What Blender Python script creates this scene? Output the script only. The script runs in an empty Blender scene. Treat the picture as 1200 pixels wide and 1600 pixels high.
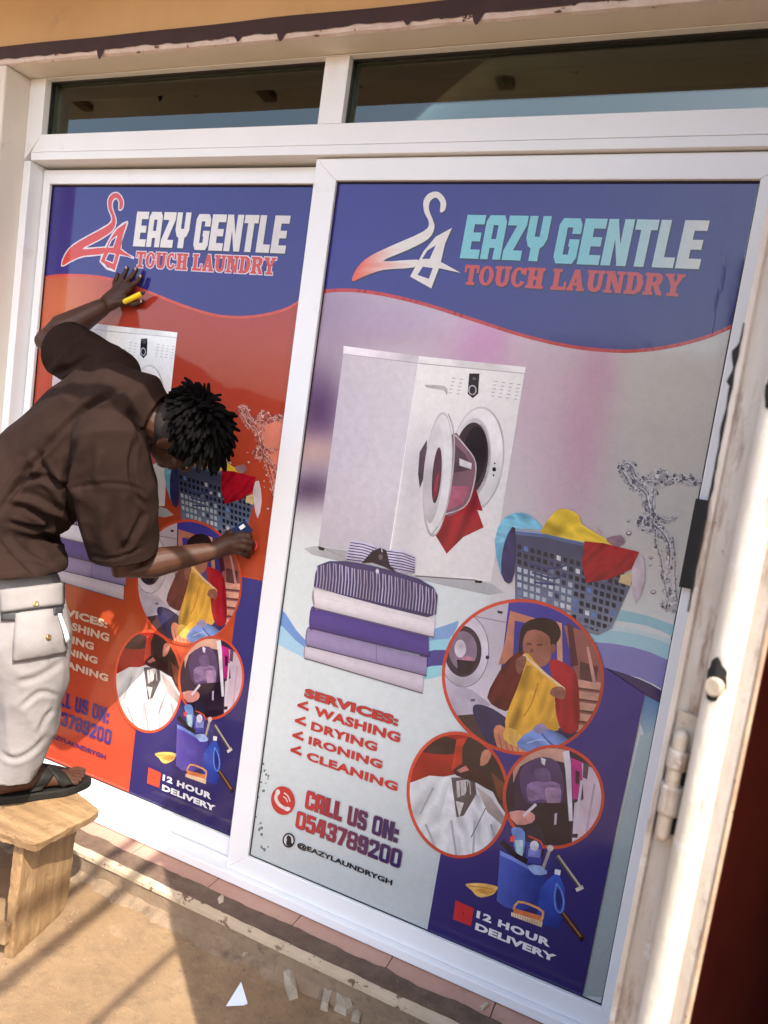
import bpy, bmesh, math, random
import numpy as np
from mathutils import Vector, Matrix, noise
from mathutils.geometry import tessellate_polygon
from mathutils.bvhtree import BVHTree
random.seed(7)
scene = bpy.context.scene
col = scene.collection

# ------------------------------------------------------------------ camera
F_PX = 1127.035                       # focal length in pixels of the 1200 x 1600 photograph
SC = 2.1                              # height of the visible glass of a leaf, metres
GL = 0.17                             # glass bottom above the ground
CAM = Vector((0.52071216 * SC, -0.91070677 * SC, 0.66701947 * SC + GL))
def rotm():
    y, p, r = [math.radians(a) for a in (22.7016099, -6.1885258, -8.24760258)]
    return Matrix.Rotation(y, 3, 'Z') @ Matrix.Rotation(p, 3, 'X') @ Matrix.Rotation(r, 3, 'Y')
RM = rotm()
cd = bpy.data.cameras.new('camera')
cam = bpy.data.objects.new('camera', cd); col.objects.link(cam)
cd.sensor_fit = 'HORIZONTAL'; cd.sensor_width = 36; cd.lens = F_PX / 1200 * 36
cd.clip_start = 0.05; cd.clip_end = 2000
m3 = Matrix((RM.col[0], RM.col[2], -RM.col[1])).transposed()
cam.matrix_world = Matrix.Translation(CAM) @ m3.to_4x4()
cd.dof.use_dof = True; cd.dof.focus_distance = 2.0; cd.dof.aperture_fstop = 10.0
scene.camera = cam

# ------------------------------------------------------------------ sky and sun
SUN = Vector((-0.477, 0.40, -0.783)).normalized()     # direction the light travels
elev = math.asin(-SUN.z); az = math.atan2(-SUN.x, -SUN.y)
w = bpy.data.worlds.new('World'); scene.world = w; w.use_nodes = True
nt = w.node_tree; bg = nt.nodes['Background']
sk = nt.nodes.new('ShaderNodeTexSky'); sk.sky_type = 'NISHITA'; sk.sun_disc = False
sk.sun_elevation = elev; sk.sun_rotation = az
sk.dust_density = 3.4; sk.air_density = 1.0; sk.ozone_density = 1.0
nt.links.new(sk.outputs[0], bg.inputs[0]); bg.inputs[1].default_value = 0.14
sl = bpy.data.lights.new('sun', 'SUN'); sl.energy = 2.25; sl.angle = math.radians(0.4); sl.color = (1, 0.93, 0.82)
so = bpy.data.objects.new('sun', sl); col.objects.link(so)
so.rotation_euler = SUN.to_track_quat('-Z', 'Y').to_euler(); so.location = (3, -4, 6)
vs = scene.view_settings; vs.view_transform = 'Standard'; vs.look = 'None'; vs.gamma = 1; vs.exposure = 2.15
vs.use_curve_mapping = False

# ------------------------------------------------------------------ helpers
def ray(u, v): return RM @ Vector(((u - 600) / F_PX, 1, -(v - 800) / F_PX))
def pY(u, v, Y):
    d = ray(u, v); return CAM + d * ((Y - CAM.y) / d.y)
def pZ(u, v, z):
    d = ray(u, v); return CAM + d * ((z - CAM.z) / d.z)
RT = RM.transposed()
def to_px(p):
    d = RT @ (p - CAM); return 600 + F_PX * d.x / d.y, 800 - F_PX * d.z / d.y
def lin(c): return tuple((x / 255 / 12.92) if x / 255 <= .04045 else ((x / 255 + .055) / 1.055) ** 2.4 for x in c)

def tag(o, label=None, cat=None, group=None, kind=None):
    if label: o['label'] = label
    if cat: o['category'] = cat
    if group: o['group'] = group
    if kind: o['kind'] = kind
    return o
def empty(name, loc=(0, 0, 0), rz=0):
    o = bpy.data.objects.new(name, None); col.objects.link(o); o.location = loc; o.rotation_euler.z = rz
    o.empty_display_size = .1
    return o
PARENTS = []
def link(name, me, mat, parent=None, smooth=False, bevel=0):
    o = bpy.data.objects.new(name, me); col.objects.link(o)
    if mat is not None and not me.materials: me.materials.append(mat)
    if parent: PARENTS.append((o, parent))
    if smooth: me.shade_smooth()
    if bevel:
        b = o.modifiers.new('b', 'BEVEL'); b.width = bevel; b.segments = 2; b.limit_method = 'ANGLE'
    return o
def finish_parents():
    bpy.context.view_layer.update()
    for o, p in PARENTS:
        o.parent = p; o.matrix_parent_inverse = p.matrix_world.inverted()
def mesh(name, v, f):
    me = bpy.data.meshes.new(name); me.from_pydata([tuple(x) for x in v], [], f); me.update(); return me
def box_me(name, x0, x1, y0, y1, z0, z1):
    v = [(x, y, z) for x in (x0, x1) for y in (y0, y1) for z in (z0, z1)]
    return mesh(name, v, [(0, 1, 3, 2), (4, 6, 7, 5), (0, 4, 5, 1), (2, 3, 7, 6), (0, 2, 6, 4), (1, 5, 7, 3)])
def box(name, x0, x1, y0, y1, z0, z1, mat, parent=None, bevel=0):
    return link(name, box_me(name, x0, x1, y0, y1, z0, z1), mat, parent, bevel=bevel)
def prism(name, pts, y0, y1, mat, parent=None, bevel=0):
    """outline in (x, z), extruded along y"""
    n = len(pts)
    v = [(p[0], y0, p[1]) for p in pts] + [(p[0], y1, p[1]) for p in pts]
    f = [tuple(range(n)), tuple(range(2 * n - 1, n - 1, -1))] + [((i + 1) % n, i, i + n, (i + 1) % n + n) for i in range(n)]
    me = mesh(name, v, f)
    bm = bmesh.new(); bm.from_mesh(me); bmesh.ops.recalc_face_normals(bm, faces=bm.faces); bm.to_mesh(me); bm.free()
    return link(name, me, mat, parent, bevel=bevel)
def bm_done(name, bm, mat, parent=None, smooth=False, bevel=0):
    me = bpy.data.meshes.new(name); bmesh.ops.recalc_face_normals(bm, faces=bm.faces); bm.to_mesh(me); bm.free()
    return link(name, me, mat, parent, smooth, bevel)
def loft(bm, secs, n=16, cap=True):
    """secs: (centre, half axis a, half axis b)"""
    rings = []
    for c, a, b in secs:
        rings.append([bm.verts.new(c + a * math.cos(t) + b * math.sin(t)) for t in (2 * math.pi * i / n for i in range(n))])
    for r0, r1 in zip(rings, rings[1:]):
        for i in range(n): bm.faces.new((r0[i], r0[(i + 1) % n], r1[(i + 1) % n], r1[i]))
    if cap:
        bm.faces.new(rings[0][::-1]); bm.faces.new(rings[-1])
def chain(bm, pts, rad, n=14, round_ends=True, flat=None):
    """tapered tube through points with rounded ends; flat=(axis, factor) squashes along axis"""
    pts = [Vector(p) for p in pts]; secs = []
    up = Vector((0.31, 0.22, 0.93))
    N = len(pts)
    dirs = []
    for i in range(N):
        d = (pts[min(i + 1, N - 1)] - pts[max(i - 1, 0)]).normalized(); dirs.append(d)
    a = dirs[0].cross(up).normalized()
    if round_ends:
        for k in (85, 60, 30):
            r = rad[0] * math.cos(math.radians(k)); off = rad[0] * math.sin(math.radians(k))
            secs.append((pts[0] - dirs[0] * off, dirs[0], r))
    for i in range(N): secs.append((pts[i], dirs[i], rad[i]))
    if round_ends:
        for k in (30, 60, 85):
            r = rad[-1] * math.cos(math.radians(k)); off = rad[-1] * math.sin(math.radians(k))
            secs.append((pts[-1] + dirs[-1] * off, dirs[-1], r))
    out = []
    for c, d, r in secs:
        a = (a - d * a.dot(d)).normalized(); b = d.cross(a)
        A, B = a * r, b * r
        if flat:
            ax, k = flat
            A = A - ax * A.dot(ax) * (1 - k); B = B - ax * B.dot(ax) * (1 - k)
        out.append((c, A, B))
    loft(bm, out, n)
def ellipsoid(bm, c, ax, n=16, m=10):
    a, b, d = ax; secs = []
    for i in range(m + 1):
        t = -math.pi / 2 + math.pi * (i + .08 * (i == 0) - .08 * (i == m)) / m
        secs.append((c + d * math.sin(t), a * math.cos(t), b * math.cos(t)))
    loft(bm, secs, n)
def remeshed(name, bm, voxel, smooth_it=4):
    me = bpy.data.meshes.new(name); bmesh.ops.recalc_face_normals(bm, faces=bm.faces); bm.to_mesh(me); bm.free()
    o = bpy.data.objects.new(name, me); col.objects.link(o)
    r = o.modifiers.new('r', 'REMESH'); r.mode = 'VOXEL'; r.voxel_size = voxel
    s = o.modifiers.new('s', 'SMOOTH'); s.iterations = smooth_it; s.factor = .5
    dg = bpy.context.evaluated_depsgraph_get()
    out = bpy.data.meshes.new_from_object(o.evaluated_get(dg))
    bpy.data.objects.remove(o); out.name = name
    return out

# ------------------------------------------------------------------ materials
def mat(name, base, rough=.6, **k):
    m = bpy.data.materials.new(name); m.use_nodes = True; t = m.node_tree; b = t.nodes['Principled BSDF']
    b.inputs['Base Color'].default_value = (*base, 1); b.inputs['Roughness'].default_value = rough
    for key, val in k.items(): b.inputs[key].default_value = val
    return m
def nz(t, scale, detail=6, rough=.6, coord='Object', stretch=None):
    tc = t.nodes.new('ShaderNodeTexCoord'); n = t.nodes.new('ShaderNodeTexNoise')
    n.inputs['Scale'].default_value = scale; n.inputs['Detail'].default_value = detail; n.inputs['Roughness'].default_value = rough
    if stretch:
        mp = t.nodes.new('ShaderNodeMapping'); mp.inputs['Scale'].default_value = stretch
        t.links.new(tc.outputs[coord], mp.inputs[0]); t.links.new(mp.outputs[0], n.inputs[0])
    else: t.links.new(tc.outputs[coord], n.inputs[0])
    return n
def ramp(t, src, stops):
    r = t.nodes.new('ShaderNodeValToRGB'); t.links.new(src, r.inputs[0]); e = r.color_ramp.elements
    while len(e) < len(stops): e.new(.5)
    for el, (p, c) in zip(e, stops): el.position = p; el.color = (*c, 1) if len(c) == 3 else c
    return r
def mixc(t, fac, a, b, mode='MIX'):
    n = t.nodes.new('ShaderNodeMix'); n.data_type = 'RGBA'; n.blend_type = mode
    for s, i in ((fac, 0), (a, 6), (b, 7)):
        if hasattr(s, 'is_linked'): t.links.new(s, n.inputs[i])
        else: n.inputs[i].default_value = s if i == 0 else (*s, 1)
    return n.outputs[2]
def bump(t, src, strength, dist=.01, prev=None):
    b = t.nodes.new('ShaderNodeBump'); b.inputs['Strength'].default_value = strength; b.inputs['Distance'].default_value = dist
    t.links.new(src, b.inputs['Height'])
    if prev: t.links.new(prev, b.inputs['Normal'])
    return b.outputs[0]
def worn(name, c0, c1, scale, rough=.6, bs=.3, bd=.004, c2=None, s2=20, th=(.62, .7), stretch=None, rr=None, **k):
    """two-tone noise colour, optional third colour as flakes or stains with an edge of their own, fine bump"""
    m = mat(name, c0, rough, **k); t = m.node_tree; b = t.nodes['Principled BSDF']
    n = nz(t, scale, 8, .65, stretch=stretch); c = ramp(t, n.outputs[0], [(.35, c0), (.65, c1)]).outputs[0]
    if c2:
        n2 = nz(t, s2, 8, .7); msk = ramp(t, n2.outputs[0], [(th[0], (0, 0, 0)), (th[1], (1, 1, 1))])
        c = mixc(t, msk.outputs[0], c, c2)
    t.links.new(c, b.inputs['Base Color'])
    n3 = nz(t, scale * 6, 8, .7, stretch=stretch)
    t.links.new(bump(t, n3.outputs[0], bs, bd), b.inputs['Normal'])
    if rr:
        t.links.new(ramp(t, n.outputs[0], [(.3, (rr[0],) * 3), (.7, (rr[1],) * 3)]).outputs[0], b.inputs['Roughness'])
    return m
M = {}
M['upvc'] = worn('white_upvc', (.76, .775, .78), (.80, .81, .815), 3, .32, .04, .001, c2=(.58, .55, .49), s2=7, th=(.60, .82))
M['gasket'] = mat('black_rubber', (.012, .012, .013), .5)
M['cream'] = worn('cream_plaster', (.66, .61, .54), (.72, .67, .60), 2.5, .8, .25, .004, c2=(.54, .48, .40), s2=5, th=(.6, .75))
M['peach'] = worn('peach_paint', (.50, .30, .13), (.58, .36, .17), 2.2, .75, .2, .004, c2=(.36, .22, .12), s2=3, th=(.62, .72))
M['maroon'] = worn('maroon_paint', (.028, .008, .007), (.045, .014, .012), 8, .55, .3, .003)
M['whitewash'] = worn('flaking_white', (.70, .63, .60), (.58, .46, .42), 14, .85, .6, .006, c2=(.10, .05, .04), s2=26, th=(.60, .63))
M['ground'] = None
M['tile'] = worn('pink_tile', (.40, .22, .16), (.46, .27, .20), 7, .45, .15, .002, c2=(.28, .18, .12), s2=11, th=(.58, .72))
M['dirt'] = worn('dark_dirt', (.11, .068, .045), (.17, .11, .075), 18, .95, .9, .008, c2=(.25, .17, .11), s2=40, th=(.62, .7))
M['nosing'] = worn('chipped_white_paint', (.42, .33, .22), (.50, .40, .28), 9, .85, .6, .006, c2=(.14, .08, .045), s2=30, th=(.585, .61))
M['concrete'] = worn('concrete', (.19, .13, .08), (.26, .185, .12), 6, .95, .8, .008, c2=(.12, .08, .052), s2=12, th=(.52, .66))
M['chunk'] = worn('mortar_chunk', (.30, .25, .18), (.40, .345, .26), 20, .95, .8, .006)
M['vinyl_back'] = mat('vinyl_scrap', (.62, .68, .74), .3)
M['roof'] = worn('roof_underside', (.46, .43, .36), (.54, .50, .42), 1.5, .8, .2, .004)
M['wood_dark'] = worn('rafter_wood', (.10, .065, .04), (.15, .10, .06), 6, .8, .3, .004)
M['cable'] = mat('black_cable', (.012, .012, .012), .6)
M['plaster_side'] = worn('shade_wall_plaster', (.42, .34, .25), (.50, .41, .31), 2, .85, .3, .004)
M['room'] = mat('room_paint', (.5, .46, .38), .9)
M['housewall'] = worn('house_plaster', (.48, .42, .33), (.55, .48, .40), 1.2, .9, .2, .004)
M['houseroof'] = worn('house_roof', (.16, .12, .10), (.24, .16, .12), 1.6, .7, .2, .004)
M['darkglass'] = mat('dark_glass', (.02, .025, .03), .08)

def wood_mat(st=(1, 9, 9), nm='raw_wood'):
    m = mat(nm, (.5, .3, .14), .7); t = m.node_tree; b = t.nodes['Principled BSDF']
    n = nz(t, 3.2, 7, .6, stretch=st); c = ramp(t, n.outputs[0], [(.3, (.175, .10, .044)), (.5, (.26, .157, .070)), (.7, (.34, .218, .108))]).outputs[0]
    k = nz(t, 13, 4, .6); c = mixc(t, ramp(t, k.outputs[0], [(.60, (0, 0, 0)), (.70, (.9, .9, .9))]).outputs[0], c, (.15, .08, .034))
    k2 = nz(t, 60, 2, .5); c = mixc(t, ramp(t, k2.outputs[0], [(.72, (0, 0, 0)), (.75, (1, 1, 1))]).outputs[0], c, (.13, .075, .04))
    t.links.new(c, b.inputs['Base Color'])
    n2 = nz(t, 14, 8, .75, stretch=st); t.links.new(bump(t, n2.outputs[0], .9, .006), b.inputs['Normal'])
    return m
M['wood'] = wood_mat(); M['wood_up'] = wood_mat((9, 9, 1), 'raw_wood_upright')
def ground_mat():
    m = mat('dusty_screed', (.25, .16, .08), .95); t = m.node_tree; b = t.nodes['Principled BSDF']
    n = nz(t, 1.7, 9, .62); c = ramp(t, n.outputs[0], [(.32, (.178, .110, .056)), (.5, (.222, .141, .073)), (.68, (.262, .172, .094))]).outputs[0]
    n2 = nz(t, 7, 9, .75); c = mixc(t, ramp(t, n2.outputs[0], [(.47, (0, 0, 0)), (.66, (.85, .85, .85))]).outputs[0], c, (.14, .09, .05))
    n6 = nz(t, 2.6, 9, .75); c = mixc(t, ramp(t, n6.outputs[0], [(.54, (0, 0, 0)), (.62, (.5, .5, .5))]).outputs[0], c, (.33, .235, .14))
    n4 = nz(t, 45, 4, .6); c = mixc(t, ramp(t, n4.outputs[0], [(.67, (0, 0, 0)), (.72, (.8, .8, .8))]).outputs[0], c, (.12, .08, .05))
    n5 = nz(t, 80, 3, .6); c = mixc(t, ramp(t, n5.outputs[0], [(.7, (0, 0, 0)), (.74, (.7, .7, .7))]).outputs[0], c, (.42, .33, .22))
    t.links.new(c, b.inputs['Base Color'])
    v = bump(t, n2.outputs[0], .8, .016); n3 = nz(t, 90, 6, .7); t.links.new(bump(t, n3.outputs[0], .5, .004, v), b.inputs['Normal'])
    return m
M['ground'] = ground_mat()
def glass_mat():
    m = bpy.data.materials.new('window_glass'); m.use_nodes = True; t = m.node_tree; t.nodes.remove(t.nodes['Principled BSDF'])
    tr = t.nodes.new('ShaderNodeBsdfTransparent'); tr.inputs[0].default_value = (.55, .60, .56, 1)
    gl = t.nodes.new('ShaderNodeBsdfGlossy'); gl.inputs['Roughness'].default_value = .015; gl.inputs[0].default_value = (.95, .95, .82, 1)
    fr = t.nodes.new('ShaderNodeFresnel'); fr.inputs[0].default_value = 1.85
    n = nz(t, 1.1, 2, .5); t.links.new(bump(t, n.outputs[0], .03, .02), gl.inputs['Normal'])
    mx = t.nodes.new('ShaderNodeMixShader'); t.links.new(fr.outputs[0], mx.inputs[0]); t.links.new(tr.outputs[0], mx.inputs[1]); t.links.new(gl.outputs[0], mx.inputs[2])
    t.links.new(mx.outputs[0], t.nodes['Material Output'].inputs[0]); return m
M['glass'] = glass_mat()
def print_mat(name='printed_vinyl', mott=.16, ms=38):
    m = mat(name, (.5, .5, .5), .16); t = m.node_tree; b = t.nodes['Principled BSDF']
    a = t.nodes.new('ShaderNodeAttribute'); a.attribute_name = 'Col'
    n = nz(t, 420, 2, .5); c = mixc(t, .10, a.outputs['Color'], ramp(t, n.outputs[0], [(.3, (.25, .25, .25)), (.7, (1, 1, 1))]).outputs[0], 'MULTIPLY')
    nm = nz(t, ms, 6, .7); c = mixc(t, mott, c, ramp(t, nm.outputs[0], [(.3, (.45, .45, .45)), (.7, (1, 1, 1))]).outputs[0], 'MULTIPLY')
    t.links.new(c, b.inputs['Base Color'])
    n2 = nz(t, 2.6, 3, .5); v = bump(t, n2.outputs[0], .06, .02)
    n3 = nz(t, 14, 2, .5); v = bump(t, n3.outputs[0], .03, .01, v)
    n7 = nz(t, 7, 4, .6, stretch=(3, 3, .35)); v = bump(t, ramp(t, n7.outputs[0], [(.60, (0, 0, 0)), (.66, (1, 1, 1)), (.72, (0, 0, 0))]).outputs[0], .05, .004, v)
    t.links.new(v, b.inputs['Normal']); b.inputs['IOR'].default_value = 1.5
    n4 = nz(t, 5, 5, .6); t.links.new(ramp(t, n4.outputs[0], [(.3, (.05,) * 3), (.7, (.13,) * 3)]).outputs[0], b.inputs['Roughness'])
    return m
M['print'] = print_mat(); M['photo_print'] = print_mat('printed_photo', .24, 45)

# ================================================================== the setting
g = mesh('ground', [(-400, -400, 0), (400, -400, 0), (400, 400, 0), (-400, 400, 0)], [(0, 1, 2, 3)])
tag(link('ground', g, M['ground']), kind='structure')

WY = -0.125                            # outer face of the shop wall
Zt = GL + 2.44                         # underside of the lintel
JL, JR = -1.252, 1.235                 # sides of the opening
shop = empty('shop_building', (0, WY, 0))
tag(shop, 'cream and peach plastered shop front framing the glazed sliding doors', 'building')
box('wall_pier', -4.5, JL, WY, .25, -.02, Zt, M['cream'], shop, bevel=.006)
box('wall_pier', JR, 4.5, WY, .25, -.02, Zt, M['cream'], shop, bevel=.006)
# lintel with a slightly wavy, hand-plastered lower edge
def lintel():
    bm = bmesh.new(); n = 180; x0, x1 = -4.5, 4.5; rows = []
    for i in range(n + 1):
        x = x0 + (x1 - x0) * i / n; wv = .006 * noise.noise(Vector((x * 1.7, 3, 0))) + .004 * noise.noise(Vector((x * 9, 1, 0)))
        prof = [(.25, Zt + .001), (WY + .012, Zt + .001 + wv * .4), (WY + .003, Zt + .004 + wv), (WY, Zt + .012 + wv), (WY, Zt + .022)]
        rows.append([bm.verts.new((x, y, z)) for y, z in prof])
    for a, b in zip(rows, rows[1:]):
        for k in range(len(a) - 1): bm.faces.new((a[k], b[k], b[k + 1], a[k + 1]))
    o = bm_done('flaked_lintel_edge', bm, M['whitewash'], shop)
    o.data.materials.append(M['cream'])
    for p in o.data.polygons:
        if abs(p.normal.z) > .8 and p.center.y > WY + .02: p.material_index = 1
    return o
lintel()
box('lintel', -4.5, 4.5, WY, .25, Zt + .0225, 4.6, M['peach'], shop)
def stripe():
    bm = bmesh.new(); n = 1400; x0, x1 = -4.4, 4.4; zt = GL + 2.497; prev = None
    for i in range(n + 1):
        x = x0 + (x1 - x0) * i / n
        zb = GL + 2.456 + .005 * noise.noise(Vector((x * 5, 0, 0))) + .004 * noise.noise(Vector((x * 22, 0, 4)))
        d = noise.noise(Vector((x * 21, 7, 0)))
        if d > .33: zb -= .026 * (d - .33) / .3
        top = zt + .003 * noise.noise(Vector((x * 3, 9, 2)))
        a = [bm.verts.new((x, WY - .0025, zb)), bm.verts.new((x, WY - .003, top)), bm.verts.new((x, WY + .001, top))]
        if prev:
            for k in (0, 1): bm.faces.new((prev[k], a[k], a[k + 1], prev[k + 1]))
        prev = a
    bm_done('painted_stripe', bm, M['maroon'], shop)
stripe()
# a few spalled holes along the edge of the lintel
for u, v in ((217, 82), (495, 56), (872, 19), (245, 74), (88, 85), (330, 62)):
    p = pY(u, v, WY - .001); bm = bmesh.new(); pts = []
    for k in range(9):
        a = 2 * math.pi * k / 9; r = random.uniform(.6, 1.2)
        pts.append(bm.verts.new(p + Vector((.011 * r * math.cos(a), -.0015, .004 * r * math.sin(a)))))
    f = bm.faces.new(pts); bmesh.ops.inset_individual(bm, faces=[f], thickness=.0015, depth=-.003)
    bm_done('spalled_hole', bm, M['dirt'], shop)
# dark room behind the transom
rm = empty('room', (0, 2, 0)); tag(rm, kind='structure')
box('room_back_wall', -3, 3, 4.0, 4.1, 0, 3.2, M['room'], rm)
box('room_ceiling', -3, 3, .26, 4.0, 2.95, 3.1, M['room'], rm)
box('room_side_wall', -3.1, -3, .26, 4.1, 0, 3.2, M['room'], rm)
box('room_side_wall', 3, 3.1, .26, 4.1, 0, 3.2, M['room'], rm)
box('room_floor', -3, 3, .26, 4.0, .02, .06, M['room'], rm)

# porch roof: real sheet and rafters, reflected in the glass and shading the shop front
pr = empty('porch_roof', (0, WY, 3.1))
tag(pr, 'brown sheet porch roof on rafters projecting over the shop front', 'roof')
EY, EZ = -1.04, GL + 2.815
v = []
for x, in ((-4.5,), (3.0,)):
    v += [(x, WY, EZ + .16), (x, EY, EZ), (x, WY, EZ + .185), (x, EY, EZ + .025)]
me = mesh('roof_sheet', v, [(0, 4, 5, 1), (2, 3, 7, 6), (1, 5, 7, 3), (0, 2, 6, 4), (0, 1, 3, 2), (4, 6, 7, 5)])
link('roof_sheet', me, M['roof'], pr)
for x in (-4.2, -3.1, -2.05, -.95, .15, 1.2, 2.3):
    bm = bmesh.new(); d = .03
    vv = [bm.verts.new(q) for q in ((x - d, WY, EZ + .06), (x + d, WY, EZ + .06), (x + d, EY + .10, EZ - .012), (x - d, EY + .10, EZ - .012),
                                   (x - d, WY, EZ + .159), (x + d, WY, EZ + .159), (x + d, EY + .10, EZ + .0175), (x - d, EY + .10, EZ + .0175))]
    for f in ((0, 1, 2, 3), (4, 7, 6, 5), (0, 4, 5, 1), (2, 6, 7, 3), (1, 5, 6, 2), (0, 3, 7, 4)): bm.faces.new([vv[i] for i in f])
    bm_done('rafter', bm, M['wood_dark'], pr)
bm = bmesh.new(); chain(bm, [(-4.4, EY - .15, EZ + .115), (1.4, EY - .15, EZ + .115)], [.02, .02], 10); bm_done('edge_pipe', bm, M['wood_dark'], pr, True)  # unseen pipe added for the shadow band it casts across the shirt
for x in (-3.1, -.95, 1.2): box('bracket', x - .01, x + .01, EY - .16, EY + .05, EZ + .08, EZ + .0945, M['wood_dark'], pr)
pw = box('shade_wall', 1.50, 1.68, -1.53, WY - .001, -.02, 4.4, M['plaster_side'], None, bevel=.01)  # unseen wall added to shade the ground and doors to its left
tag(pw, 'unseen plastered wall added beside the open steel door to shade the porch', 'wall')

# overhead cables from the wall out to a pole: their shadows cross the stool and the ground
pole_at = None
HC = 3.32
def cable(P1, P2, rad):
    d = (P2 - P1); d.z = 0; d.normalize(); off = -SUN * (HC / -SUN.z)
    a = P1 + off; a.z = HC
    e0 = a + d * ((WY - a.y) / d.y); e1 = a + d * ((-9.0 - a.y) / d.y)
    pts = []; K = 24
    for k in range(K + 1):
        t = k / K; p = e0.lerp(e1, t); p.z += (0.9 * t * t if t > .45 else 0.9 * t * t * 0) * 0
        pts.append(p)
    bm = bmesh.new(); chain(bm, pts, [rad] * len(pts), 8)
    return bm, e1
for i, (a, b, r, lb) in enumerate((((4, 1540), (190, 1394), .021, 'thick black cable, middle one of three strung to the pole'),
                                  ((122, 1386), (166, 1346), .018, 'black cable nearest the far corner of the shop, strung to the pole'),
                                  ((161, 1587), (259, 1497), .011, 'thinnest black cable strung from the shop wall to the pole'))):
    A, B = pZ(*a, 0), pZ(*b, 0)
    if i == 1:
        d0 = pZ(190, 1394, 0) - pZ(4, 1540, 0); B = A + d0
    bm, e1 = cable(A, B, r)
    tag(bm_done('overhead_cable', bm, M['cable'], None, True), lb, 'cable', 'cables over the porch')
    if i == 0: pole_at = e1
up = empty('utility_pole', (pole_at.x, pole_at.y - .12, 0)); tag(up, 'weathered wooden utility pole across the yard holding the cables', 'pole')
bm = bmesh.new(); chain(bm, [(pole_at.x, -9.2, -.2), (pole_at.x, -9.2, 3), (pole_at.x, -9.2, 6)], [.12, .11, .09], 12); bm_done('shaft', bm, M['wood_dark'], up, True)
box('cross_arm', pole_at.x - .9, pole_at.x + .9, -9.08, -8.985, HC - .06, HC + .06, M['wood_dark'], up)

# low house across the yard, seen only mirrored in the glass
hs = empty('house', (-2, -17, 0)); tag(hs, 'low plastered house with a gabled roof across the yard', 'building')
box('wall', -9, 5, -22, -16, 0, 2.9, M['housewall'], hs)
bm = bmesh.new(); vv = [bm.verts.new(q) for q in ((-9.6, -15.4, 2.75), (5.6, -15.4, 2.75), (5.6, -19, 4.7), (-9.6, -19, 4.7), (5.6, -22.6, 2.75), (-9.6, -22.6, 2.75))]
for f in ((0, 1, 2, 3), (3, 2, 4, 5), (0, 3, 5), (1, 4, 2)): bm.faces.new([vv[i] for i in f])
o = bm_done('roof', bm, M['houseroof'], hs); sd = o.modifiers.new('s', 'SOLIDIFY'); sd.thickness = .08
for x in (-7, -4.5, 1, 3):
    w_ = box('window', x, x + 1.2, -15.998, -15.93, 1.0, 2.1, M['upvc'], hs); box('pane', x + .08, x + 1.12, -15.929, -15.92, 1.08, 2.02, M['darkglass'], w_)
box('door', -1.6, -.6, -15.998, -15.94, 0, 2.05, M['maroon'], hs)

# ------------------------------------------------------------------ step in front of the doors
zs = GL - .098                         # tile level
step = empty('door_step', (0, -.1, 0)); tag(step, 'low tiled doorstep with dirty mortar and chipped white edge under the sliding doors', 'step')
xs = [-1.5, -1.02, -.705, -.395, -.085, .225, .535, .845, 1.24]
for i in range(len(xs) - 1):
    gp = .0015
    box('tile', xs[i] + gp, xs[i + 1] - gp, -.115 - random.uniform(0, .004), .12, zs - .03, zs + random.uniform(-.0008, .0008), M['tile'], step, bevel=.001)
box('mortar_bed', -1.55, 1.28, -.155, .115, .0, zs - .004, M['dirt'], step)
def strip(name, y_in, y_out, z_in, z_out, mt, amp, base_z, seed, rag_in=0, rag_out=0):
    bm = bmesh.new(); n = 900; x0, x1 = -1.6, 1.3; prev = None; K = 5
    for i in range(n + 1):
        x = x0 + (x1 - x0) * i / n
        yi = y_in + rag_in * (noise.noise(Vector((x * 6, seed, 0))) + .6 * noise.noise(Vector((x * 25, seed, 3))))
        yo = y_out + rag_out * (noise.noise(Vector((x * 7, seed, 5))) + .6 * noise.noise(Vector((x * 30, seed, 9))))
        row = [bm.verts.new((x, yi, base_z))]
        for k in range(K + 1):
            t = k / K; y = yi + (yo - yi) * t
            row.append(bm.verts.new((x, y, z_in + (z_out - z_in) * t + amp * noise.fractal(Vector((x * 14, y * 14, seed)), 1, 2, 5))))
        row.append(bm.verts.new((x, yo, base_z)))
        if prev:
            for k in range(len(row) - 1): bm.faces.new((prev[k], row[k], row[k + 1], prev[k + 1]))
        prev = row
    return bm_done(name, bm, mt, step)
strip('dirt_strip', -.094, -.163, zs + .004, zs + .005, M['dirt'], .004, zs - .012, 2.3, rag_in=.009)
strip('white_edge', -.162, -.186, zs + .007, zs + .002, M['nosing'], .0022, zs - .011, 8.1, rag_in=.0022, rag_out=.0016)
strip('concrete_riser', -.14, -.181, zs - .010, zs - .012, M['concrete'], .001, -.005, 5.2, rag_out=.0018)
strip('rough_foot', -.17, -.222, .020, .000, M['concrete'], .009, -.006, 6.6, rag_out=.02)

# ------------------------------------------------------------------ frame and sliding leaves
fr = empty('door_frame', (0, .03, zs)); tag(fr, 'fixed white frame with two dark transom panes above the sliding doors', 'door frame')
U = M['upvc']
XL, XR = -1.2515, 1.2345
zf0, zf1 = GL - .095, Zt
FY0, FY1 = -.028, .10
z_tb0, z_tb1 = GL + 2.165, GL + 2.252   # transom bar
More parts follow.
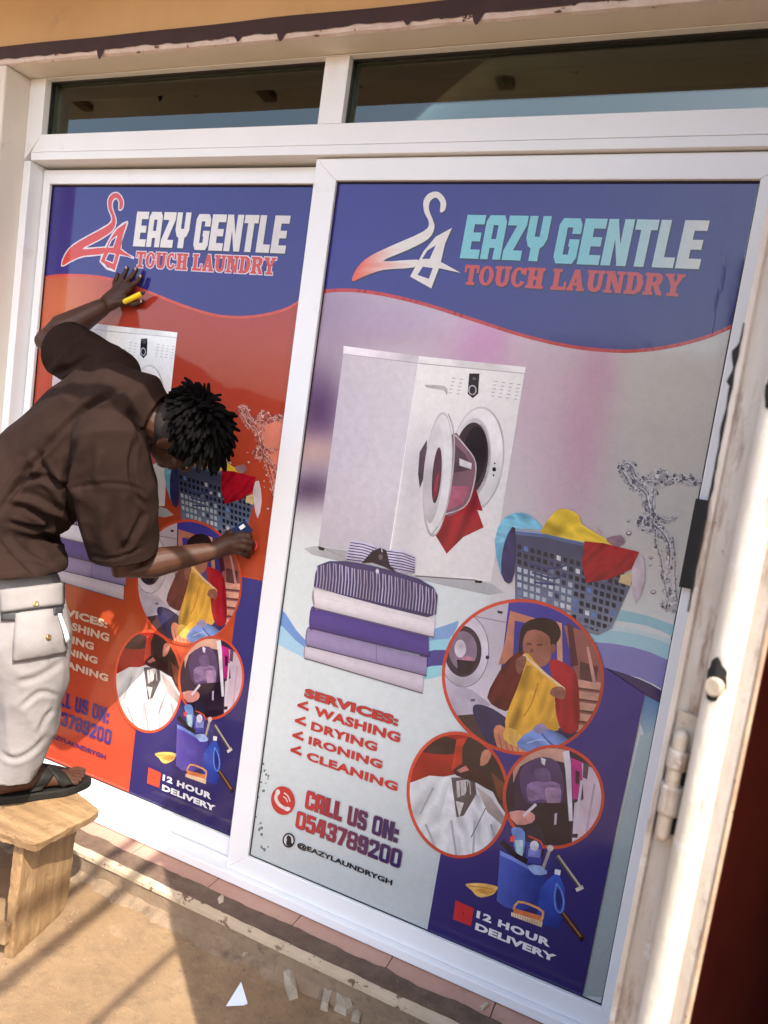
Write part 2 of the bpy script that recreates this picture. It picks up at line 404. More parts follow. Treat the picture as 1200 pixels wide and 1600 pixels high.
# jambs and head with mitred ends
jl = .068
prism('jamb', [(XL, zf0 + .001), (XL + .034, zf0 + .001), (XL + .034, z_tb0), (XL, z_tb0)], FY0, FY1, U, fr, .002)
prism('jamb', [(XR - .034, zf0 + .001), (XR, zf0 + .001), (XR, z_tb0), (XR - .034, z_tb0)], FY0, FY1, U, fr, .002)
tl, trr, tt, tb = XL, XR, zf1 - .001, z_tb0 + .0005
gx0, gx1, gz0, gz1 = -1.178, 1.165, z_tb1, GL + 2.437
prism('transom_frame', [(tl, tb), (gx0, gz0), (gx0, gz1), (tl, tt)], FY0, FY1, U, fr, .0015)
prism('transom_frame', [(trr, tb), (trr, tt), (gx1, gz1), (gx1, gz0)], FY0, FY1, U, fr, .0015)
prism('transom_frame', [(tl, tt), (gx0, gz1), (gx1, gz1), (trr, tt)], FY0, FY1, U, fr, .0015)
zc = GL + 2.193
prism('transom_frame', [(tl + .03, zc), (trr - .03, zc), (gx1, gz0), (gx0, gz0)], FY0, FY1, U, fr, .0015)
box('track_head', XL + .0345, XR - .0345, FY0 - .002, FY1, z_tb0 + .0008, zc - .001, U, fr, .002)
box('mullion', -.077, .001, FY0 + .001, FY1, gz0 + .0005, gz1 - .0005, U, fr, .002)
for x0, x1 in ((gx0, -.077), (.001, gx1)):
    p = box('transom_pane', x0 - .002, x1 + .002, .012, .018, gz0 - .002, gz1 + .002, M['glass'], fr)
    for a in ((x0, x1, gz1 - .005, gz1 - .0003), (x0, x1, gz0 + .0003, gz0 + .003), (x0 + .0003, x0 + .005, gz0 + .003, gz1 - .005), (x1 - .003, x1 - .0003, gz0 + .003, gz1 - .005)):
        box('gasket', a[0], a[1], -.004, .0115, a[2], a[3], M['gasket'], fr)
box('track_sill', XL + .0345, XR - .0345, FY0 - .004, FY1, zf0, zf0 + .030, U, fr, .003)
box('track_rib', XL + .0345, XR - .0345, .0205, .0235, zf0 + .0302, zf0 + .042, U, fr, .001)
box('track_shadow_gap', XL + .0345, XR - .0345, .062, .095, zf0 + .0302, zf0 + .05, M['gasket'], fr)  # black block stands for the dark of the gap behind the leaf

def leaf(label, gx0, gx1, gz0, gz1, sl_, sr_, st, sb, yf, yg, name='sliding_door'):
    """mitred white leaf: glass rectangle, stile and rail widths, front y, glass y"""
    e = empty(name, ((gx0 + gx1) / 2, yg, gz0 - sb)); tag(e, label, 'sliding door', 'sliding doors of the shop')
    X0, X1, Z0, Z1 = gx0 - sl_, gx1 + sr_, gz0 - sb, gz1 + st
    yb = yf + .034
    ds = .012                                # sloped glazing bead towards the glass
    def member(nm, o0, o1, i1, i0):
        # outer edge o0-o1, inner edge i0-i1
        v = []; c = Vector(((gx0 + gx1) / 2, 0, (gz0 + gz1) / 2))
        for q in (o0, o1, i1, i0): v.append((q[0], yf, q[1]))
        for q in (o0, o1, i1, i0): v.append((q[0], yb, q[1]))
        bm = bmesh.new(); V = [bm.verts.new(x) for x in v]
        for f in ((0, 1, 2, 3), (7, 6, 5, 4), (0, 4, 5, 1), (1, 5, 6, 2), (2, 6, 7, 3), (3, 7, 4, 0)): bm.faces.new([V[k] for k in f])
        return bm_done(nm, bm, U, e, bevel=.0022)
    member('stile', (X0, Z0), (X0, Z1), (gx0, gz1), (gx0, gz0))
    member('stile', (X1, Z1), (X1, Z0), (gx1, gz0), (gx1, gz1))
    member('rail', (X0, Z1), (X1, Z1), (gx1, gz1), (gx0, gz1))
    member('rail', (X1, Z0), (X0, Z0), (gx0, gz0), (gx1, gz0))
    box('glass_pane', gx0 - .002, gx1 + .002, yg + .004, yg + .009, gz0 - .002, gz1 + .002, M['glass'], e)
    for a in ((gx0, gx1, gz1 - .0035, gz1 - .0003), (gx0, gx1, gz0 + .0003, gz0 + .0014), (gx0 + .0003, gx0 + .0014, gz0 + .0015, gz1 - .004), (gx1 - .0018, gx1 - .0003, gz0 + .0015, gz1 - .004)):
        box('gasket', a[0], a[1], yg - .0016, yg + .0035, a[2], a[3], M['gasket'], e)
    return e
YR, YLF = 0.0, 0.040
RX0, RX1, RZ0, RZ1 = 0.0, 1.110, GL, GL + SC
LX0, LX1, LZ0, LZ1 = -1.1815, -.086, GL + .008, GL + SC + .006
rleaf = leaf('sliding door leaf with the white and blue laundry sticker, running in front', RX0, RX1, RZ0, RZ1, .074, .075, .062, .064, -.012, YR)
lleaf = leaf('sliding door leaf with the red and blue laundry sticker, behind the other leaf', LX0, LX1, LZ0, LZ1, .033, .074, .048, .066, .028, YLF)
# black pull latch on the right stile
a = pY(1094, 780, -.02); b = pY(1066, 917, -.02)
box('latch', RX1 - .008, RX1 + .022, -.030, -.0125, b.z, a.z, M['gasket'], rleaf, .002)

# ================================================================== printed stickers
class Art:
    """flat print: coloured polygons, every later shape laid a hair in front of the earlier one"""
    STEP = .000008
    def __init__(s, y, to_xz): s.y = y; s.map = to_xz; s.parts = {}; s.cur = None; s.k = 0; s.clip = None; s.tint = None; s.jit = 0; s.rs = random.Random(9)
    def part(s, name, uniq=False):
        if uniq: s.k += 0; name = name + '#%d' % len(s.parts)
        s.jit = .30 if ('picture' in name or 'photo' in name) else 0; 
        s.cur = s.parts.setdefault(name, ([], [], [])); return s
    def lay(s):
        s.k += 1; return s.y - s.k * s.STEP
    def add(s, pts2, faces, cols, y=None):
        V, Fc, Cc = s.cur; o = len(V); y = s.lay() if y is None else y
        V += [(p[0], y, p[1]) for p in pts2]; Fc += [tuple(o + i for i in f) for f in faces]; Cc += cols
    def poly(s, pts, c, smooth=0, local=False, y=None):
        if smooth: pts = spline(pts, smooth)
        if s.jit and y is None and not local:
            bx = max(p[0] for p in pts) - min(p[0] for p in pts); by = max(p[1] for p in pts) - min(p[1] for p in pts)
            if min(bx, by) > 7 and max(bx, by) > 11: s.n_ = getattr(s, 'n_', 0) + 1; return s.shaded(pts, c, .42, 0, .6, s.n_, 10)
        if s.clip: pts = clip_convex(pts, s.clip)
        if len(pts) < 3: return
        q = pts if local else [s.map(*p) for p in pts]
        tri = tessellate_polygon([[Vector((a[0], a[1], 0)) for a in q]])
        fs = []
        for t in tri:
            a, b, d = (q[i] for i in t)
            cr = (b[0] - a[0]) * (d[1] - a[1]) - (b[1] - a[1]) * (d[0] - a[0])
            fs.append(t if cr > 0 else t[::-1])
        cc = [lin(c(*p) if callable(c) else c) for p in pts]
        if s.jit:
            g_ = [1 + s.jit * s.rs.uniform(-1, 1) for _ in cc]; g_ = [(g_[i - 1] + 2 * g_[i]) / 3 for i in range(len(g_))]; cc = [tuple(v_ * k for v_ in x) for x, k in zip(cc, g_)]
        s.add(q, fs, cc, y)
    def stroke(s, pts, wd, c, smooth=0, closed=False, y=None):
        if smooth: pts = spline(pts, smooth, closed)
        n = len(pts); y = s.lay() if y is None else y
        for i in range(n if closed else n - 1):
            a, b = pts[i], pts[(i + 1) % n]; dx, dy = b[0] - a[0], b[1] - a[1]; L = math.hypot(dx, dy) or 1
            ex, ey = dx / L * wd * .25, dy / L * wd * .25; nx, ny = -dy / L * wd / 2, dx / L * wd / 2
            s.poly([(a[0] + nx - ex, a[1] + ny - ey), (b[0] + nx + ex, b[1] + ny + ey), (b[0] - nx + ex, b[1] - ny + ey), (a[0] - nx - ex, a[1] - ny - ey)], c, y=y - i * 1.5e-7)
    def ell(s, cx, cy, rx, ry, c, rot=0, n=40): s.poly(ellipse(cx, cy, rx, ry, rot, n), c)
    def grid(s, pts_fn, nu, nv, cfn):
        """regular grid patch: pts_fn(i/nu, j/nv) -> pixel, coloured by cfn(pixel)"""
        px = [pts_fn(i / nu, j / nv) for j in range(nv + 1) for i in range(nu + 1)]
        q = [s.map(*p) for p in px]; w_ = nu + 1
        fs = [(j * w_ + i, (j + 1) * w_ + i, (j + 1) * w_ + i + 1, j * w_ + i + 1) for j in range(nv) for i in range(nu)]
        cc = [lin(cfn(*p)) for p in px]
        if s.tint: cc = [s.tint(x) for x in cc]
        s.add(q, fs, cc)
    def text(s, txt, TL, BR, c, bold=.0, shear=0, outline=None, local=False, track=1.0):
        x0, z1 = s.map(*TL); x1, z0 = s.map(*BR)
        def lay_text(off, colr):
            cu = bpy.data.curves.new('t', 'FONT'); cu.body = txt; cu.size = 1; cu.offset = off; cu.space_character = track; cu.resolution_u = 3
            o = bpy.data.objects.new('t', cu); col.objects.link(o)
            me = bpy.data.meshes.new_from_object(o.evaluated_get(bpy.context.evaluated_depsgraph_get()))
            bpy.data.objects.remove(o)
            P = [(vv.co.x, vv.co.y) for vv in me.vertices]; Fs = [tuple(p.vertices) for p in me.polygons]
            bpy.data.meshes.remove(me); bpy.data.curves.remove(cu); return P, Fs
        P, Fs = lay_text(bold, c)
        xa, xb = min(p[0] for p in P), max(p[0] for p in P); ya, yb = min(p[1] for p in P), max(p[1] for p in P)
        def place(P): return [(x0 + (p[0] - xa) / (xb - xa) * (x1 - x0) + shear * (p[1] - ya) / (yb - ya), z0 + (p[1] - ya) / (yb - ya) * (z1 - z0)) for p in P]
        if outline:
            P2, F2 = lay_text(bold + outline[1], outline[0]); q = place(P2)
            s.add(q, F2, [lin(outline[0])] * len(q))
        q = place(P)
        cc = [lin(c((p[0] - x0) / (x1 - x0))) if callable(c) else lin(c) for p in q]
        s.add(q, Fs, cc)
    def glyphs(s, txt, TL, BR, c, font, gap=.12, shear=0, space=.35, shadow=None, grow=0, dx=0, dz=0):
        """block capitals from the glyph table, fitted to a box"""
        x0, z1 = s.map(*TL); x1, z0 = s.map(*BR)
        tot = sum((font[ch][0] if ch != ' ' else space) + gap for ch in txt) - gap
        k = (x1 - x0) / tot; h = z1 - z0; cx = 0; y = s.lay()
        for ch in txt:
            if ch == ' ': cx += space + gap; continue
            wd, polys = font[ch]
            for poly in polys:
                q = [(x0 + dx + (cx + p[0] * wd) * k + shear * p[1], z0 + dz + p[1] * h) for p in poly]
                if grow:
                    cxm = sum(p[0] for p in q) / len(q); czm = sum(p[1] for p in q) / len(q)
                    q = [(p[0] + grow * (1 if p[0] > cxm else -1), p[1] + grow * (1 if p[1] > czm else -1)) for p in q]
                tri = tessellate_polygon([[Vector((a[0], a[1], 0)) for a in q]]); fs = []
                for t in tri:
                    a, b, d = (q[i] for i in t); cr = (b[0] - a[0]) * (d[1] - a[1]) - (b[1] - a[1]) * (d[0] - a[0]); fs.append(t if cr > 0 else t[::-1])
                s.add(q, fs, [lin(c((p[0] - x0) / (x1 - x0)) if callable(c) else c) for p in q], y)
                y -= 1.5e-6
            cx += wd + gap
    def band(s, a, b, c, d, colr, nu=26, nv=8, seed=1, lo=.62, hi=1.12):
        """four-cornered roll of cloth, shaded round from edge to edge"""
        def pf(u, v): return tuple((a[k] * (1 - u) + b[k] * u) * (1 - v) + (d[k] * (1 - u) + c[k] * u) * v for k in (0, 1))
        px = [pf(i / nu, j / nv) for j in range(nv + 1) for i in range(nu + 1)]; q = [s.map(*p) for p in px]; w_ = nu + 1
        cc = []
        for j in range(nv + 1):
            for i in range(nu + 1):
                v = j / nv; g_ = lo + (hi - lo) * math.sin(math.pi * min(1, .12 + v * .86)) ** .7 + .07 * noise.noise(Vector((i * .5, j * .9, seed * 7.3)))
                cc.append(tuple(x * g_ for x in lin(colr)))
        s.add(q, [(j * w_ + i, (j + 1) * w_ + i, (j + 1) * w_ + i + 1, j * w_ + i + 1) for j in range(nv) for i in range(nu)], cc)
    def shaded(s, pts, colr, sh=.3, fold=0, ang=0, seed=1, cells=12):
        """picture shape whose tone varies softly, as in a printed photograph"""
        xs = [p[0] for p in pts]; ys = [p[1] for p in pts]; x0, x1, y0, y1 = min(xs), max(xs), min(ys), max(ys)
        w_, h_ = x1 - x0, y1 - y0; nx = max(2, min(cells, int(w_ / 4) + 1)); ny = max(2, min(cells, int(h_ / 4) + 1))
        ca, sa = math.cos(ang), math.sin(ang); sz = max(w_, h_); y = s.lay(); Q = []; Fs = []; C = []
        def tone(px, py):
            u = (px * ca + py * sa) / sz; v = (-px * sa + py * ca) / sz
            g_ = .8 * noise.noise(Vector((u * 2.2, v * 2.2, seed * 3.7))) + .5 * noise.noise(Vector((u * 6, v * 6, seed * 1.3)))
            if fold: g_ = .35 * g_ + .9 * (1 - 2.4 * abs(noise.noise(Vector((u * 2.0 + .6 * g_, v * 7.5, seed * 5.1))))) - .35
            g_ += .35 * (.5 - (py - y0) / (h_ + 1e-6))
            k = 1 + sh * g_; b_ = lin(colr(px, py) if callable(colr) else colr)
            return tuple(max(.003, c_ * k) for c_ in b_)
        if s.clip: pts = clip_convex(pts, s.clip)
        if len(pts) < 3: return
        for a in range(nx):
            st_ = cut_axis(cut_axis(pts, 0, x0 + w_ * a / nx, 1), 0, x0 + w_ * (a + 1) / nx, -1)
            if len(st_) < 3: continue
            for b in range(ny):
                pc_ = cut_axis(cut_axis(st_, 1, y0 + h_ * b / ny, 1), 1, y0 + h_ * (b + 1) / ny, -1)
                if len(pc_) < 3: continue
                q = [s.map(*p) for p in pc_]; ar = sum(q[k - 1][0] * q[k][1] - q[k][0] * q[k - 1][1] for k in range(len(q)))
                if abs(ar) < 1e-9: continue
                o = len(Q); n_ = len(q); Fs.append(tuple(range(o, o + n_)) if ar > 0 else tuple(range(o + n_ - 1, o - 1, -1)))
                Q += q; C += [tone(*p) for p in pc_]
        if Fs: s.add(Q, Fs, C, y)
    def cloth(s, pts, colr, n=9, ang=1.2, seed=1, smooth=2, sh=.5, clip_in=None):
        if smooth: pts = spline(pts, smooth)
        s.shaded(pts, colr, sh, 1, ang, seed, 22)
    def build(s, root):
        for nm, (V, Fc, Cc) in s.parts.items():
            if not V: continue
            nm = nm.split('#')[0]; me = mesh(nm, V, Fc)
            at = me.color_attributes.new('Col', 'FLOAT_COLOR', 'POINT')
            at.data.foreach_set('color', np.array([(*c, 1) for c in Cc], dtype=np.float32).ravel())
            o_ = link(nm, me, M['photo_print'] if ('picture' in nm or 'photo' in nm) else M['print'], root)
            if nm == 'lifted_flecks': tag(o_, kind='stuff')
def cut_axis(P, k, val, sg):
    out = []; n = len(P)
    for i in range(n):
        a, b = P[i - 1], P[i]; da, db = (a[k] - val) * sg, (b[k] - val) * sg
        if (da >= 0) != (db >= 0):
            t = da / (da - db); out.append((a[0] + t * (b[0] - a[0]), a[1] + t * (b[1] - a[1])))
        if db >= 0: out.append(b)
    return out
def spline(p, n=5, closed=True):
    out = []; N = len(p); rng = range(N) if closed else range(N - 1)
    for i in rng:
        if closed: a, b, c, d = p[i - 1], p[i], p[(i + 1) % N], p[(i + 2) % N]
        else: a, b, c, d = p[max(i - 1, 0)], p[i], p[i + 1], p[min(i + 2, N - 1)]
        for k in range(n):
            t = k / n; t2 = t * t; t3 = t2 * t
            out.append(tuple(.5 * (2 * b[j] + (c[j] - a[j]) * t + (2 * a[j] - 5 * b[j] + 4 * c[j] - d[j]) * t2 + (3 * b[j] - a[j] - 3 * c[j] + d[j]) * t3) for j in (0, 1)))
    if not closed: out.append(p[-1])
    return out
def ellipse(cx, cy, rx, ry, rot=0, n=40):
    c, s_ = math.cos(rot), math.sin(rot)
    return [(cx + rx * math.cos(t) * c - ry * math.sin(t) * s_, cy + rx * math.cos(t) * s_ + ry * math.sin(t) * c) for t in (2 * math.pi * k / n for k in range(n))]
def clip_convex(sub, clip):
    out = list(sub); n = len(clip)
    for i in range(n):
        a, b = clip[i], clip[(i + 1) % n]; src = out; out = []
        if not src: break
        ins = lambda p: (b[0] - a[0]) * (p[1] - a[1]) - (b[1] - a[1]) * (p[0] - a[0]) >= 0
        for j in range(len(src)):
            p, q = src[j - 1], src[j]; ip, iq = ins(p), ins(q)
            if ip != iq:
                d1 = (b[0] - a[0]) * (p[1] - a[1]) - (b[1] - a[1]) * (p[0] - a[0]); d2 = (b[0] - a[0]) * (q[1] - a[1]) - (b[1] - a[1]) * (q[0] - a[0])
                t = d1 / (d1 - d2); out.append((p[0] + t * (q[0] - p[0]), p[1] + t * (q[1] - p[1])))
            if iq: out.append(q)
    return out
def zmap(x0, y0, k): return lambda pts: [(x0 + a * k, y0 + b * k) for a, b in pts]

# heavy condensed capitals (unit boxes)
def R_(a, b, c, d): return [(a, b), (c, b), (c, d), (a, d)]
BLK = {
 'E': (.62, [R_(0, 0, .48, 1), R_(.478, 0, 1, .21), R_(.478, .40, .92, .60), R_(.478, .79, 1, 1)]),
 'A': (.66, [[(0, 0), (.38, 0), (.38, .80), (.30, 1), (.14, 1), (0, .86)], [(.62, 0), (1, 0), (1, .86), (.86, 1), (.28, 1), (.40, .78), (.62, .78)], R_(.37, .26, .63, .46)]),
 'Z': (.60, [R_(0, .78, 1, 1), R_(0, 0, 1, .22), [(.0, .21), (.50, .21), (1, .79), (.50, .79)]]),
 'Y': (.66, [[(0, 1), (0, .50), (.14, .33), (.30, .28), (.30, 0), (.72, 0), (.72, .28), (.88, .35), (1, .5), (1, 1), (.62, 1), (.62, .54), (.38, .54), (.38, 1)]]),
 'G': (.66, [[(0, .14), (.14, 0), (.86, 0), (1, .14), (1, .54), (.56, .54), (.56, .38), (.62, .38), (.62, .20), (.38, .20), (.38, .80), (.62, .80), (.62, .66), (1, .66), (1, .86), (.86, 1), (.14, 1), (0, .86)]]),
 'N': (.70, [R_(0, 0, .38, 1), R_(.62, 0, 1, 1), [(.36, 1), (.36, .62), (.64, 0), (.64, .42)]]),
 'T': (.60, [R_(0, .78, 1, 1), R_(.28, 0, .72, .785)]),
 'L': (.56, [R_(0, 0, .48, 1), R_(.475, 0, 1, .22)]),
}
def _o(x0=0, x1=1, tw=.33, th=.18): return [[(x0, .15), (x0 + .08, .05), (x0 + .26, 0), (x1 - .26, 0), (x1 - .08, .05), (x1, .15), (x1, .5), (x1 - tw, .5), (x1 - tw, th), (x0 + tw, th), (x0 + tw, .5), (x0, .5)], [(x0, .499), (x0 + tw, .499), (x0 + tw, 1 - th), (x1 - tw, 1 - th), (x1 - tw, .499), (x1, .499), (x1, .85), (x1 - .08, .95), (x1 - .26, 1), (x0 + .26, 1), (x0 + .08, .95), (x0, .85)]]
BLK.update({
 'O': (.62, _o()), '0': (.60, _o()),
 'C': (.62, [[(0, .14), (.14, 0), (.86, 0), (1, .14), (1, .38), (.63, .38), (.63, .2), (.37, .2), (.37, .8), (.63, .8), (.63, .62), (1, .62), (1, .86), (.86, 1), (.14, 1), (0, .86)]]),
 'U': (.62, [[(0, 1), (0, .14), (.14, 0), (.86, 0), (1, .14), (1, 1), (.63, 1), (.63, .2), (.37, .2), (.37, 1)]]),
 'S': (.60, [[(0, .14), (.14, 0), (.86, 0), (1, .14), (1, .46), (.86, .59), (.37, .66), (.37, .82), (.63, .82), (.63, .70), (1, .70), (1, .86), (.86, 1), (.14, 1), (0, .86), (0, .56), (.14, .43), (.63, .36), (.63, .18), (.37, .18), (.37, .30), (0, .30)]]),
 ':': (.24, [R_(0, 0, 1, .22), R_(0, .46, 1, .68)]),
 '1': (.42, [[(.3, 0), (1, 0), (1, 1), (.5, 1), (0, .84), (0, .66), (.3, .72)]]),
 '2': (.60, [[(0, 0), (1, 0), (1, .2), (.46, .2), (1, .58), (1, .86), (.86, 1), (.14, 1), (0, .86), (0, .66), (.37, .66), (.37, .82), (.63, .82), (.63, .62), (0, .2)]]),
 '3': (.60, [[(0, .14), (.14, 0), (.86, 0), (1, .14), (1, .44), (.88, .51), (1, .58), (1, .86), (.86, 1), (.14, 1), (0, .86), (0, .68), (.37, .68), (.37, .82), (.63, .82), (.63, .60), (.3, .60), (.3, .42), (.63, .42), (.63, .18), (.37, .18), (.37, .32), (0, .32)]]),
 '4': (.62, [R_(.5, 0, .88, 1), [(.0, .2), (1, .2), (1, .38), (.36, .38), (.54, 1), (.24, 1), (0, .38)]]),
 '5': (.60, [[(0, .14), (.14, 0), (.86, 0), (1, .14), (1, .52), (.86, .66), (.37, .66), (.37, .82), (.95, .82), (.95, 1), (.02, 1), (.02, .48), (.63, .48), (.63, .18), (.37, .18), (.37, .3), (0, .3)]]),
 '7': (.56, [[(.14, 0), (.54, 0), (1, .82), (1, 1), (0, 1), (0, .8), (.56, .8)]]),
 '8': (.62, [_o()[0][:6] + [(1, .42), (.68, .42), (.68, .17), (.32, .17), (.32, .42), (0, .42)], [(0, .415), (1, .415), (.88, .51), (1, .585), (0, .585), (.12, .51)], [(0, .58), (.32, .58), (.32, .83), (.68, .83), (.68, .58), (1, .58), (1, .86), (.8, 1), (.2, 1), (0, .86)]]),
 '9': (.60, [[(0, .14), (.14, 0), (.86, 0), (1, .14), (1, .5), (.63, .5), (.63, .2), (.37, .2), (.37, .3), (0, .3)], R_(.1, .40, 1, .57), R_(0, .5, .37, .88), R_(.63, .45, 1, .88), R_(.1, .82, .9, 1)]),
})
def serif(x, y, wd, up): return [(x - wd, y), (x + wd, y), (x + wd, y + up), (x - wd, y + up)]
def ring_g(t=.3, n=14):
    o = [(.5 + .5 * math.cos(a), .5 + .5 * math.sin(a)) for a in (2 * math.pi * k / n for k in range(n))]
    i = [(.5 + .5 * (1 - 2 * t) * math.cos(a), .5 + .36 * math.sin(a)) for a in (2 * math.pi * k / n for k in range(n))]
    return [[o[k], o[(k + 1) % n], i[(k + 1) % n], i[k]] for k in range(n)]
SLB = {
 'T': (.85, [R_(.34, .0, .66, 1), R_(0, .83, 1, 1), R_(0, .62, .16, .84), R_(.84, .62, 1, .84), R_(.2, 0, .8, .14)]),
 'O': (.85, ring_g(.31)),
 'U': (.92, [[(.1, 1), (.1, .3), (.22, .08), (.42, 0), (.62, 0), (.82, .1), (.9, .3), (.9, 1), (.66, 1), (.66, .32), (.58, .18), (.48, .18), (.42, .32), (.42, 1)], R_(0, .86, .52, 1), R_(.56, .86, 1, 1)]),
 'C': (.82, [q for k, q in enumerate(ring_g(.31)) if k not in (0, 13)] + [R_(.80, .62, 1, .98)]),
 'H': (.98, [R_(.1, 0, .42, 1), R_(.58, 0, .90, 1), R_(.4, .42, .6, .58), R_(0, 0, .5, .14), R_(.52, 0, 1, .14), R_(0, .86, .5, 1), R_(.52, .86, 1, 1)]),
 'L': (.80, [R_(.12, 0, .48, 1), R_(0, 0, 1, .16), R_(.84, .15, 1, .4), R_(0, .86, .62, 1)]),
 'A': (.95, [[(.05, 0), (.3, 0), (.5, .72), (.5, 1), (.34, 1)], [(.95, 0), (.62, 0), (.44, .72), (.44, 1), (.62, 1)], R_(.26, .24, .72, .38), R_(0, 0, .4, .13), R_(.56, 0, 1, .13)]),
 'N': (1.0, [R_(.1, 0, .32, 1), R_(.70, 0, .90, 1), [(.12, 1), (.44, 1), (.88, 0), (.62, 0)], R_(0, 0, .44, .13), R_(0, .87, .4, 1), R_(.56, .87, 1, 1)]),
 'D': (.90, [R_(.1, 0, .42, 1), [(.40, 1), (.62, 1), (.88, .86), (1, .5), (.88, .14), (.62, 0), (.40, 0), (.40, .16), (.56, .16), (.66, .5), (.56, .84), (.40, .84)], R_(0, 0, .44, .14), R_(0, .86, .44, 1)]),
 'R': (.95, [R_(.1, 0, .42, 1), [(.40, 1), (.68, 1), (.88, .9), (.92, .72), (.84, .52), (.66, .44), (.40, .44), (.40, .58), (.54, .6), (.60, .72), (.54, .84), (.40, .84)], [(.46, .46), (.74, .46), (1, 0), (.70, 0)], R_(0, 0, .5, .14), R_(0, .86, .44, 1)]),
 'Y': (.92, [R_(.34, 0, .66, .46), [(.02, 1), (.36, 1), (.56, .5), (.5, .38), (.36, .42)], [(.98, 1), (.72, 1), (.48, .5), (.5, .38), (.64, .42)], R_(.2, 0, .8, .14), R_(0, .87, .44, 1), R_(.58, .87, 1, 1)]),
}
def mixr(a, b, t): t = max(0, min(1, t)); return tuple(a[i] + (b[i] - a[i]) * t for i in range(3))

WAVE = [(503, 453), (530, 451), (560, 452), (600, 458), (640, 467), (680, 478), (720, 491), (760, 504), (800, 517), (840, 528), (880, 537), (920, 543), (960, 546), (990, 546), (1030, 542), (1070, 534), (1110, 522), (1143, 508)]
def sticker(root, y, to_xz, rect, red):
    A = Art(y, to_xz); A.rect = rect
    X0, X1, Z0, Z1 = rect
    unmap = sticker.unmap
    def P(fx, fz): return unmap(X0 + (X1 - X0) * fx, Z0 + (Z1 - Z0) * fz)
    inv = lambda i, j: P(i, 1 - j)
    # ---- background
    A.part('background_print')
    if red:
        def bgc(x, y_):
            t = (y_ - 450) / 900
            c = mixr((162, 54, 44), (186, 82, 46), t * 1.2)
            c = mixr(c, (196, 106, 70), math.exp(-(((x - 560) / 110) ** 2 + ((y_ - 520) / 120) ** 2)))
            c = mixr(c, (190, 74, 50), max(0, min(1, (y_ - 1120) / 140)))
            return c
    else:
        BL = [((505, 490), (110, 70), (150, 126, 152), .95), ((495, 640), (46, 80), (88, 60, 98), 1), ((492, 705), (44, 26), (196, 164, 156), .9), ((482, 765), (52, 28), (84, 62, 94), .95),
              ((620, 500), (90, 40), (176, 150, 178), .8), ((762, 530), (40, 50), (214, 132, 186), .8), ((735, 560), (60, 80), (200, 156, 190), .7), ((840, 620), (60, 150), (206, 178, 192), .8),
              ((935, 575), (36, 95), (196, 146, 168), .75), ((905, 690), (38, 110), (200, 154, 176), .75), ((880, 785), (40, 80), (200, 172, 182), .7), ((1040, 640), (70, 160), (196, 192, 182), .6)]
        def bgc(x, y_):
            c = mixr((206, 198, 200), (196, 192, 184), (x - 700) / 350)
            c = mixr(c, (214, 222, 220), (y_ - 790) / 70 if x < 760 else (y_ - 880) / 120)
            for (cx, cy), (sx, sy), cc, a in BL:
                c = mixr(c, cc, a * math.exp(-(((x - cx) / sx) ** 2 + ((y_ - cy) / sy) ** 2)))
            c = mixr(c, (184, 190, 190), (y_ - 1150) / 230)
            return c
    A.grid(inv, 60, 110, bgc)
    # ---- pale ribbons of the white version
    if not red:
        A.part('ribbon_print', True)
        A.poly([(930, 950), (960, 952), (1010, 962), (1068, 985), (1066, 1000), (1010, 978), (940, 966)], (150, 196, 204), 3)
        A.part('ribbon_print', True)
        A.poly([(925, 975), (1000, 985), (1062, 1008), (1058, 1040), (1000, 1012), (925, 1000)], (196, 214, 216), 3)
        A.part('ribbon_print', True)
        A.poly([(925, 985), (1000, 992), (1060, 1016), (1056, 1046), (1000, 1016), (925, 1004)], (164, 204, 214), 3)
        A.part('ribbon_print', True)
        A.poly([(900, 1004), (990, 1012), (1056, 1042), (1048, 1082), (1000, 1060), (900, 1034)], (132, 130, 186), 3)
        A.part('ribbon_print', True)
        A.poly([(930, 1042), (1000, 1062), (1040, 1086), (1034, 1104), (1000, 1096), (930, 1070)], (58, 50, 96), 3)
        A.part('ribbon_print', True)
        A.poly([(1006, 1086), (1036, 1102), (1026, 1150), (1012, 1166), (1000, 1130)], lambda x, y_: mixr((84, 132, 180), (170, 192, 194), (y_ - 1092) / 60), 0)
        A.part('ribbon_print', True)
        A.poly([(1000, 1150), (1028, 1140), (956, 1560), (905, 1558)], lambda x, y_: mixr((172, 190, 192), (150, 158, 156), (y_ - 1150) / 380))
        A.part('ribbon_print', True)
        A.poly([(438, 952), (462, 985), (482, 1008), (480, 1022), (452, 1005), (432, 990)], (110, 150, 206), 3)
        A.part('ribbon_print', True)
        A.poly([(434, 975), (460, 1000), (482, 1018), (480, 1030), (450, 1016), (430, 1002)], (164, 204, 224), 3)
        A.part('ribbon_print', True)
        A.poly([(650, 994), (700, 976), (716, 972), (700, 1000), (660, 1010)], (128, 164, 206), 3)
        A.part('ribbon_print', True)
        A.poly([(655, 1006), (705, 998), (700, 1014), (660, 1022)], (150, 206, 218), 2)
        A.part('ribbon_print', True)
        A.poly([(655, 1022), (700, 1016), (695, 1040), (660, 1046)], (78, 72, 140), 2)
        A.part('ribbon_print', True)
        A.poly([(655, 1046), (694, 1040), (690, 1056), (655, 1062)], (150, 210, 216), 2)
        # grey flecks where the film has lifted along the left side
        A.part('lifted_flecks'); rs = random.Random(5)
        for k in range(46):
            t = rs.random(); bx, by = 402 + 14 * t + rs.gauss(0, 5), 1190 + 140 * t; bx += 10 * math.sin(t * 9) - 6 * t * 2
            r = rs.uniform(.8, 2.6)
            A.poly([(bx + r * rs.uniform(.5, 1.3) * math.cos(a), by + 1.4 * r * rs.uniform(.5, 1.3) * math.sin(a)) for a in (0, 1, 2, 3.2, 4.1, 5.2)], (104, 116, 122))
    # ---- blue header with the wave
    A.part('header_print')
